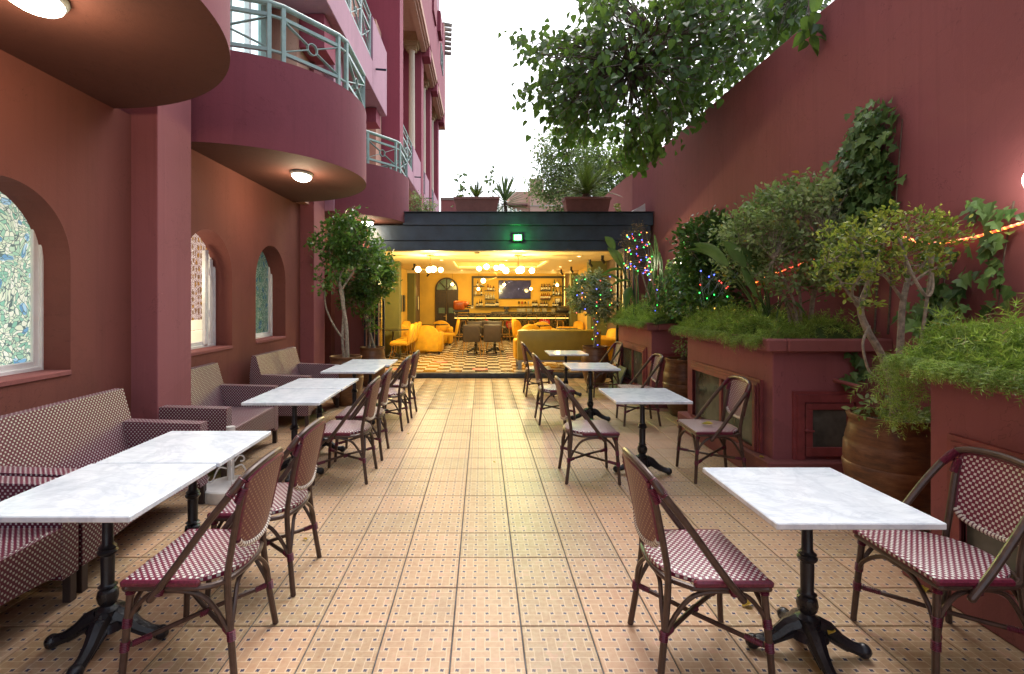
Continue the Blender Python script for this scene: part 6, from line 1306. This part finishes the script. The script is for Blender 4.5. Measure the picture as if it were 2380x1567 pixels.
def fronds(t, base, n, ln, lm='palm', spread=.9, name='frond', w=.05, el=(20, 80)):
    for k in range(n):
        a = 2*PI*k/n+random.gauss(0,.2); e = R(random.uniform(*el)); d = Vector((math.cos(a)*math.cos(e), math.sin(a)*math.cos(e), math.sin(e))); L_ = ln*random.uniform(.75,1.05); P = []
        for i in range(9): f = i/8; P.append(Vector(base)+d*L_*f+Vector((0,0,-.35*L_*f*f*math.cos(e))))
        m = MB(); m.tube(P, [.006*(1-.7*i/8) for i in range(9)], 4, caps=False); ms_ = []
        for i in range(1, 26):
            f = i/25; j = min(7, int(f*8)); p = P[j].lerp(P[j+1], f*8-j); tn = (P[j+1]-P[j]).normalized(); sd_ = tn.cross(Vector((0,0,1))).normalized()
            for s in (-1, 1):
                q = p+(tn*.7+sd_*s*.8+Vector((0,0,.25))).normalized()*w*1.9*math.sin(PI*min(1, .12+f*.9))**.6; o_ = tn*.008; m.add([p-o_, p+o_, q], [(0,1,2)])
        m.build(name, L[lm], t, smooth=0)
t = thing('small_cycad', 'small yellowish cycad standing in the roof box beside the trailing vine', 'cycad'); part('trunk', M['barkd'], lambda m: m.lathe([(.05,3.66),(.065,3.72),(.05,3.8)], -.13, 10.95, 12), t); fronds(t, (-.13,10.95,3.8), 16, .42, el=(30,85))
t = thing('large_cycad', 'large dark cycad spreading over the second roof box', 'cycad'); part('trunk', M['barkd'], lambda m: m.lathe([(.09,3.66),(.11,3.76),(.08,3.9)], 2.25, 10.95, 12), t); fronds(t, (2.25,10.95,3.88), 80, .95, el=(8,88), w=.065)
t = thing('roof_yucca', 'spiky blue-green yucca rosette between the two roof boxes', 'yucca', (.52, 11.6, 3.36)); part('trunk', M['barkd'], lambda m: m.tube([(0,0,0),(.02,0,.3),(0,0,.5)], .04, 8), t)
bl = []
for k in range(70): a = k*2.4; e = R(-15+100*(k/70)); bl.append(dirmat((0,0,.42+.15*k/70), (math.cos(a)*math.cos(e), math.sin(a)*math.cos(e), math.sin(e)), (0,0,1), random.uniform(.5,.72), 0))
YU = leaf_T(1, .07, 'long'); pieces('blade', YU, bl, L['yucca'], t)
for pts, lab, n in (([(-.5,10.9,3.7),(-.42,10.9,3.95),(-.5,10.9,4.2),(-.42,10.88,4.35)], 'dark leafy vine standing upright at the balcony end of the first roof box', 34), ([(.2,10.95,3.66),(.22,10.9,3.95),(.15,10.9,4.2),(.22,10.88,4.42)], 'heart-leaved vine rising at the yucca side of the first roof box', 26)):
    t = thing('roof_vine', lab, 'vine', (0,0,0), 0, 'vines in the roof boxes'); m = MB(); P = limb(m, pts, .006, .003, 5); m.build('stem', M['barkd'], t)
    pieces('leaf', HE, [dirmat(random.choice(P)+rv(.06), (random.gauss(0,.6), random.gauss(-.3,.4), -.5), (0,-1,.6), random.uniform(.07,.12), 0) for k in range(n)], L['ivy'], t)
t = thing('roof_herb', 'feathery light green plant in the small roof box by the balcony', 'plant'); bush(t, [((-1.35,11.2,3.66), (.34,.22,.20)), ((-1.45,11.2,3.85), (.16,.14,.16))], 120, 12, .06, .035, 'shrub', root=(-1.35,11.2,3.5), twr=.003, up=.8)
t = thing('roof_bougainvillea', 'low flowering bushes with magenta blossom behind the roof boxes', 'bush'); cs = bush(t, [((.75,12.6,3.55), (.5,.3,.22)), ((1.3,12.8,3.5), (.4,.3,.2)), ((.2,12.4,3.45), (.3,.2,.15))], 130, 12, .08, .05, 'shrub', root=(.8,12.6,3.36), twr=.003); joined('blossom', OV, clump_leaves(cs[::4], 6, .05, .035), L['bloom'], t)
t = thing('roof_shrub', 'small round-leaved yellowish shrub behind the second roof box', 'shrub'); bush(t, [((2.95,11.0,3.55), (.1,.1,.14))], 26, 8, .04, .04, 'buxus')
t = thing('roof_debris', 'crumpled pale sheet leaning where the navy fascia meets the wall', 'sheet'); m = MB(); m.add([(3.05,10.7,3.41),(3.46,10.7,3.41),(3.46,10.75,3.66),(3.3,10.72,3.56),(3.05,10.72,3.425),(3.46,10.77,3.41)], [(0,1,2,3),(4,3,2,5),(0,3,4)]); m.build('sheet', M['pvc'], t, smooth=0)
# --- trees and buildings beyond the roof
def far_tree(lab, x, y, z0, blobs, ncl, nlf, size, lm='bgt', cr=.35):
    t = thing('garden_tree', lab, 'tree', (0,0,0), 0, 'trees beyond the bar roof'); m = MB(); cs = []
    tot = sum(r[0]*r[1]*r[2] for c, r in blobs)
    for c, r in blobs: cs += [in_ell(c, r, .7) for k in range(int(ncl*r[0]*r[1]*r[2]/tot))]
    P = limb(m, [(x,y,z0), (x+.1,y,z0+(blobs[0][0][2]-z0)*.6), (blobs[0][0][0], y, blobs[0][0][2])], .1, .04, 8); m.build('trunk', M['barkd'], t)
    m = MB(); [twigs(m, min(P, key=lambda q: (q-Vector(c[0])).length), [c], .015) for c in cs[::2]]; m.build('branches', M['barkd'], t); joined('crown', OV, clump_leaves(cs, nlf, cr, size, .5, .3, .1), L[lm], t)
far_tree('feathery loose tree standing behind the yucca and second roof box', 3.8, 21.5, 0, [((3.6,21.5,7.75), (1.2,1.2,1.35)), ((2.7,21.5,6.6), (.9,.9,.7)), ((3.9,21.7,6.2), (1.4,1.2,1.0)), ((2.5,21.5,8.2), (.5,.5,.55))], 420, 17, .13, 'shrub', .30)
far_tree('pale green tree showing between the cycad and the courtyard wall', 5.5, 22.5, 0, [((5.4,22.5,7.9), (1.4,1.3,1.15)), ((5.9,22.5,6.4), (1.4,1.3,1.15)), ((4.3,22.5,7.1), (.9,1,1.0)), ((4.6,22.2,5.8), (1.1,1,.9))], 420, 16, .15, 'bgt', .34)
far_tree('bright vine-leaved branch hanging over the pale wall end', 4.0, 12.6, 0, [((3.45,12.4,5.05), (.45,.5,.22)), ((3.75,12.6,5.3), (.3,.4,.2))], 40, 9, .15, 'bgt', .18)
t = thing('tiled_pavilion_roof', 'low pyramid roof of green glazed tiles behind the first roof box', 'roof', (1.05, 22, 0))
part('walls', M['wallfar'], lambda m: m.box(-2.1, 2.1, 0, 3.6, 3.0, 4.9), t, 0)
part('roof_slopes', M['roof'], lambda m: m.add([(-2.3,-.1,4.9),(2.3,-.1,4.9),(2.3,3.8,4.9),(-2.3,3.8,4.9),(-.3,1.8,6.1)], [(0,1,4),(1,2,4),(2,3,4),(3,0,4)]), t, 0)
m = MB()
for k in range(24):
    x = -2.3+4.6*(k+.5)/24; f = (x+2.3)/2.0 if x < -.3 else (2.3-x)/2.6; f = min(1, f); e = Vector((x, -.12, 4.93)); ap = Vector((x, -.1+1.9*f, 4.93+1.2*f)); m.tube([e, ap], .055, 6)
m.build('tile_ribs', M['roof'], t)
t = thing('distant_building', 'pale salmon stepped building far beyond the green tiled roof', 'building', (4.6, 45, 0)); M['pale'] = mat('pale_salmon_render', (.72,.45,.33), .8, var=.08, scale=.3)  # plain pale salmon wall colour
part('wall', M['pale'], lambda m: (m.box(-2.2, 1.6, 0, 5, 0, 11.3), m.box(-.4, .8, -.6, 0, 0, 12.3), m.box(-4.5, -2.2, 1, 5, 0, 10.2), m.box(1.6, 4.2, 1, 6, 0, 11.8)), t, 0)
part('roof_edge', M['terra'], lambda m: m.box(-2.9, -.6, -.5, 0, 10.0, 10.15), t); part('stair_rail', M['rail'], lambda m: (m.tube([(.8,-.7,9.6),(1.8,-.7,11)], .03, 5), m.tube([(-.4,-.7,9.9),(3,-.7,9.9)], .025, 5)), t)
# --- fallen leaves (each lies on its own)
FL_ = [(1.345,2.62,.001,'yellow fallen leaf at the table foot by the big clay pot',.075), (1.93,2.93,.001,'yellow fallen leaf on the tiles behind the closest single table',.06), (1.52,2.22,.12,'dry leaf lying on the cast-iron foot by the big clay pot',.05), (-.87,6.03,.001,'curled brown leaf beside the fifth aisle chair',.04), (1.52,5.85,.001,'yellow leaf on the tiles beside the third single table',.07),
       (.13,4.95,.001,'tiny dark leaf in the middle of the aisle',.03), (2.41,2.75,.001,'pale leaf by the fern planter base',.06), (2.0,4.62,.462,'bright yellow leaf lying on the woven chair seat',.11), (2.47,4.42,.215,'dry leaf on the plinth corner of the middle planter',.05), (-1.16,3.35,.001,'small brown leaf under the second marble tabletop',.035), (3.18,4.5,1.30,'yellow leaf resting on the middle planter soil',.09),
       (2.72,5.9,1.42,'yellow leaf on the fern mat of the middle planter',.09), (2.95,8.2,1.42,'yellow leaf on the bar-side fern mat',.10), (2.75,2.1,1.60,'pale dry leaf on the near fern mat',.08), (2.9,1.9,1.62,'cream dry leaf deeper on the near fern mat',.07), (2.98,4.75,2.78,'orange-yellow leaf caught on top of the grey-green shrub',.09), (2.75,3.42,2.12,'cream leaf caught in the yellow-green shrub',.07),
       (2.42,8.05,2.68,'yellow leaf caught on the dry fairy-lit shrub',.12), (-1.02,2.02,.001,'green leaf on the tiles beneath the closest bistro chair',.04), (1.72,6.3,.001,'small yellow leaf beside the clay-pot chair',.05)]
for x, y, z, l, s in FL_:
    t = thing('fallen_leaf', l, 'leaf', (x, y, z), random.random()*6, 'fallen leaves'); V_, F_ = OV; m = MB(); m.add([(a*s, b*s*1.3, .004+abs(b)*s*.9+.15*a*a*s) for a, b, c_ in V_], F_); m.build('blade', L['yell'], t, smooth=0)

t = thing('power_cord', 'thin black power cord looping from the fairy-lit tree pot to the bar-side planter', 'cord')
part('cable', M['black'], lambda m: m.tube(smooth_path([(2.2,9.55,.74),(2.3,9.5,.72),(2.45,9.45,.75),(2.52,9.4,.95),(2.50,9.36,1.12),(2.46,9.3,1.24)], 5), .006, 6), t)
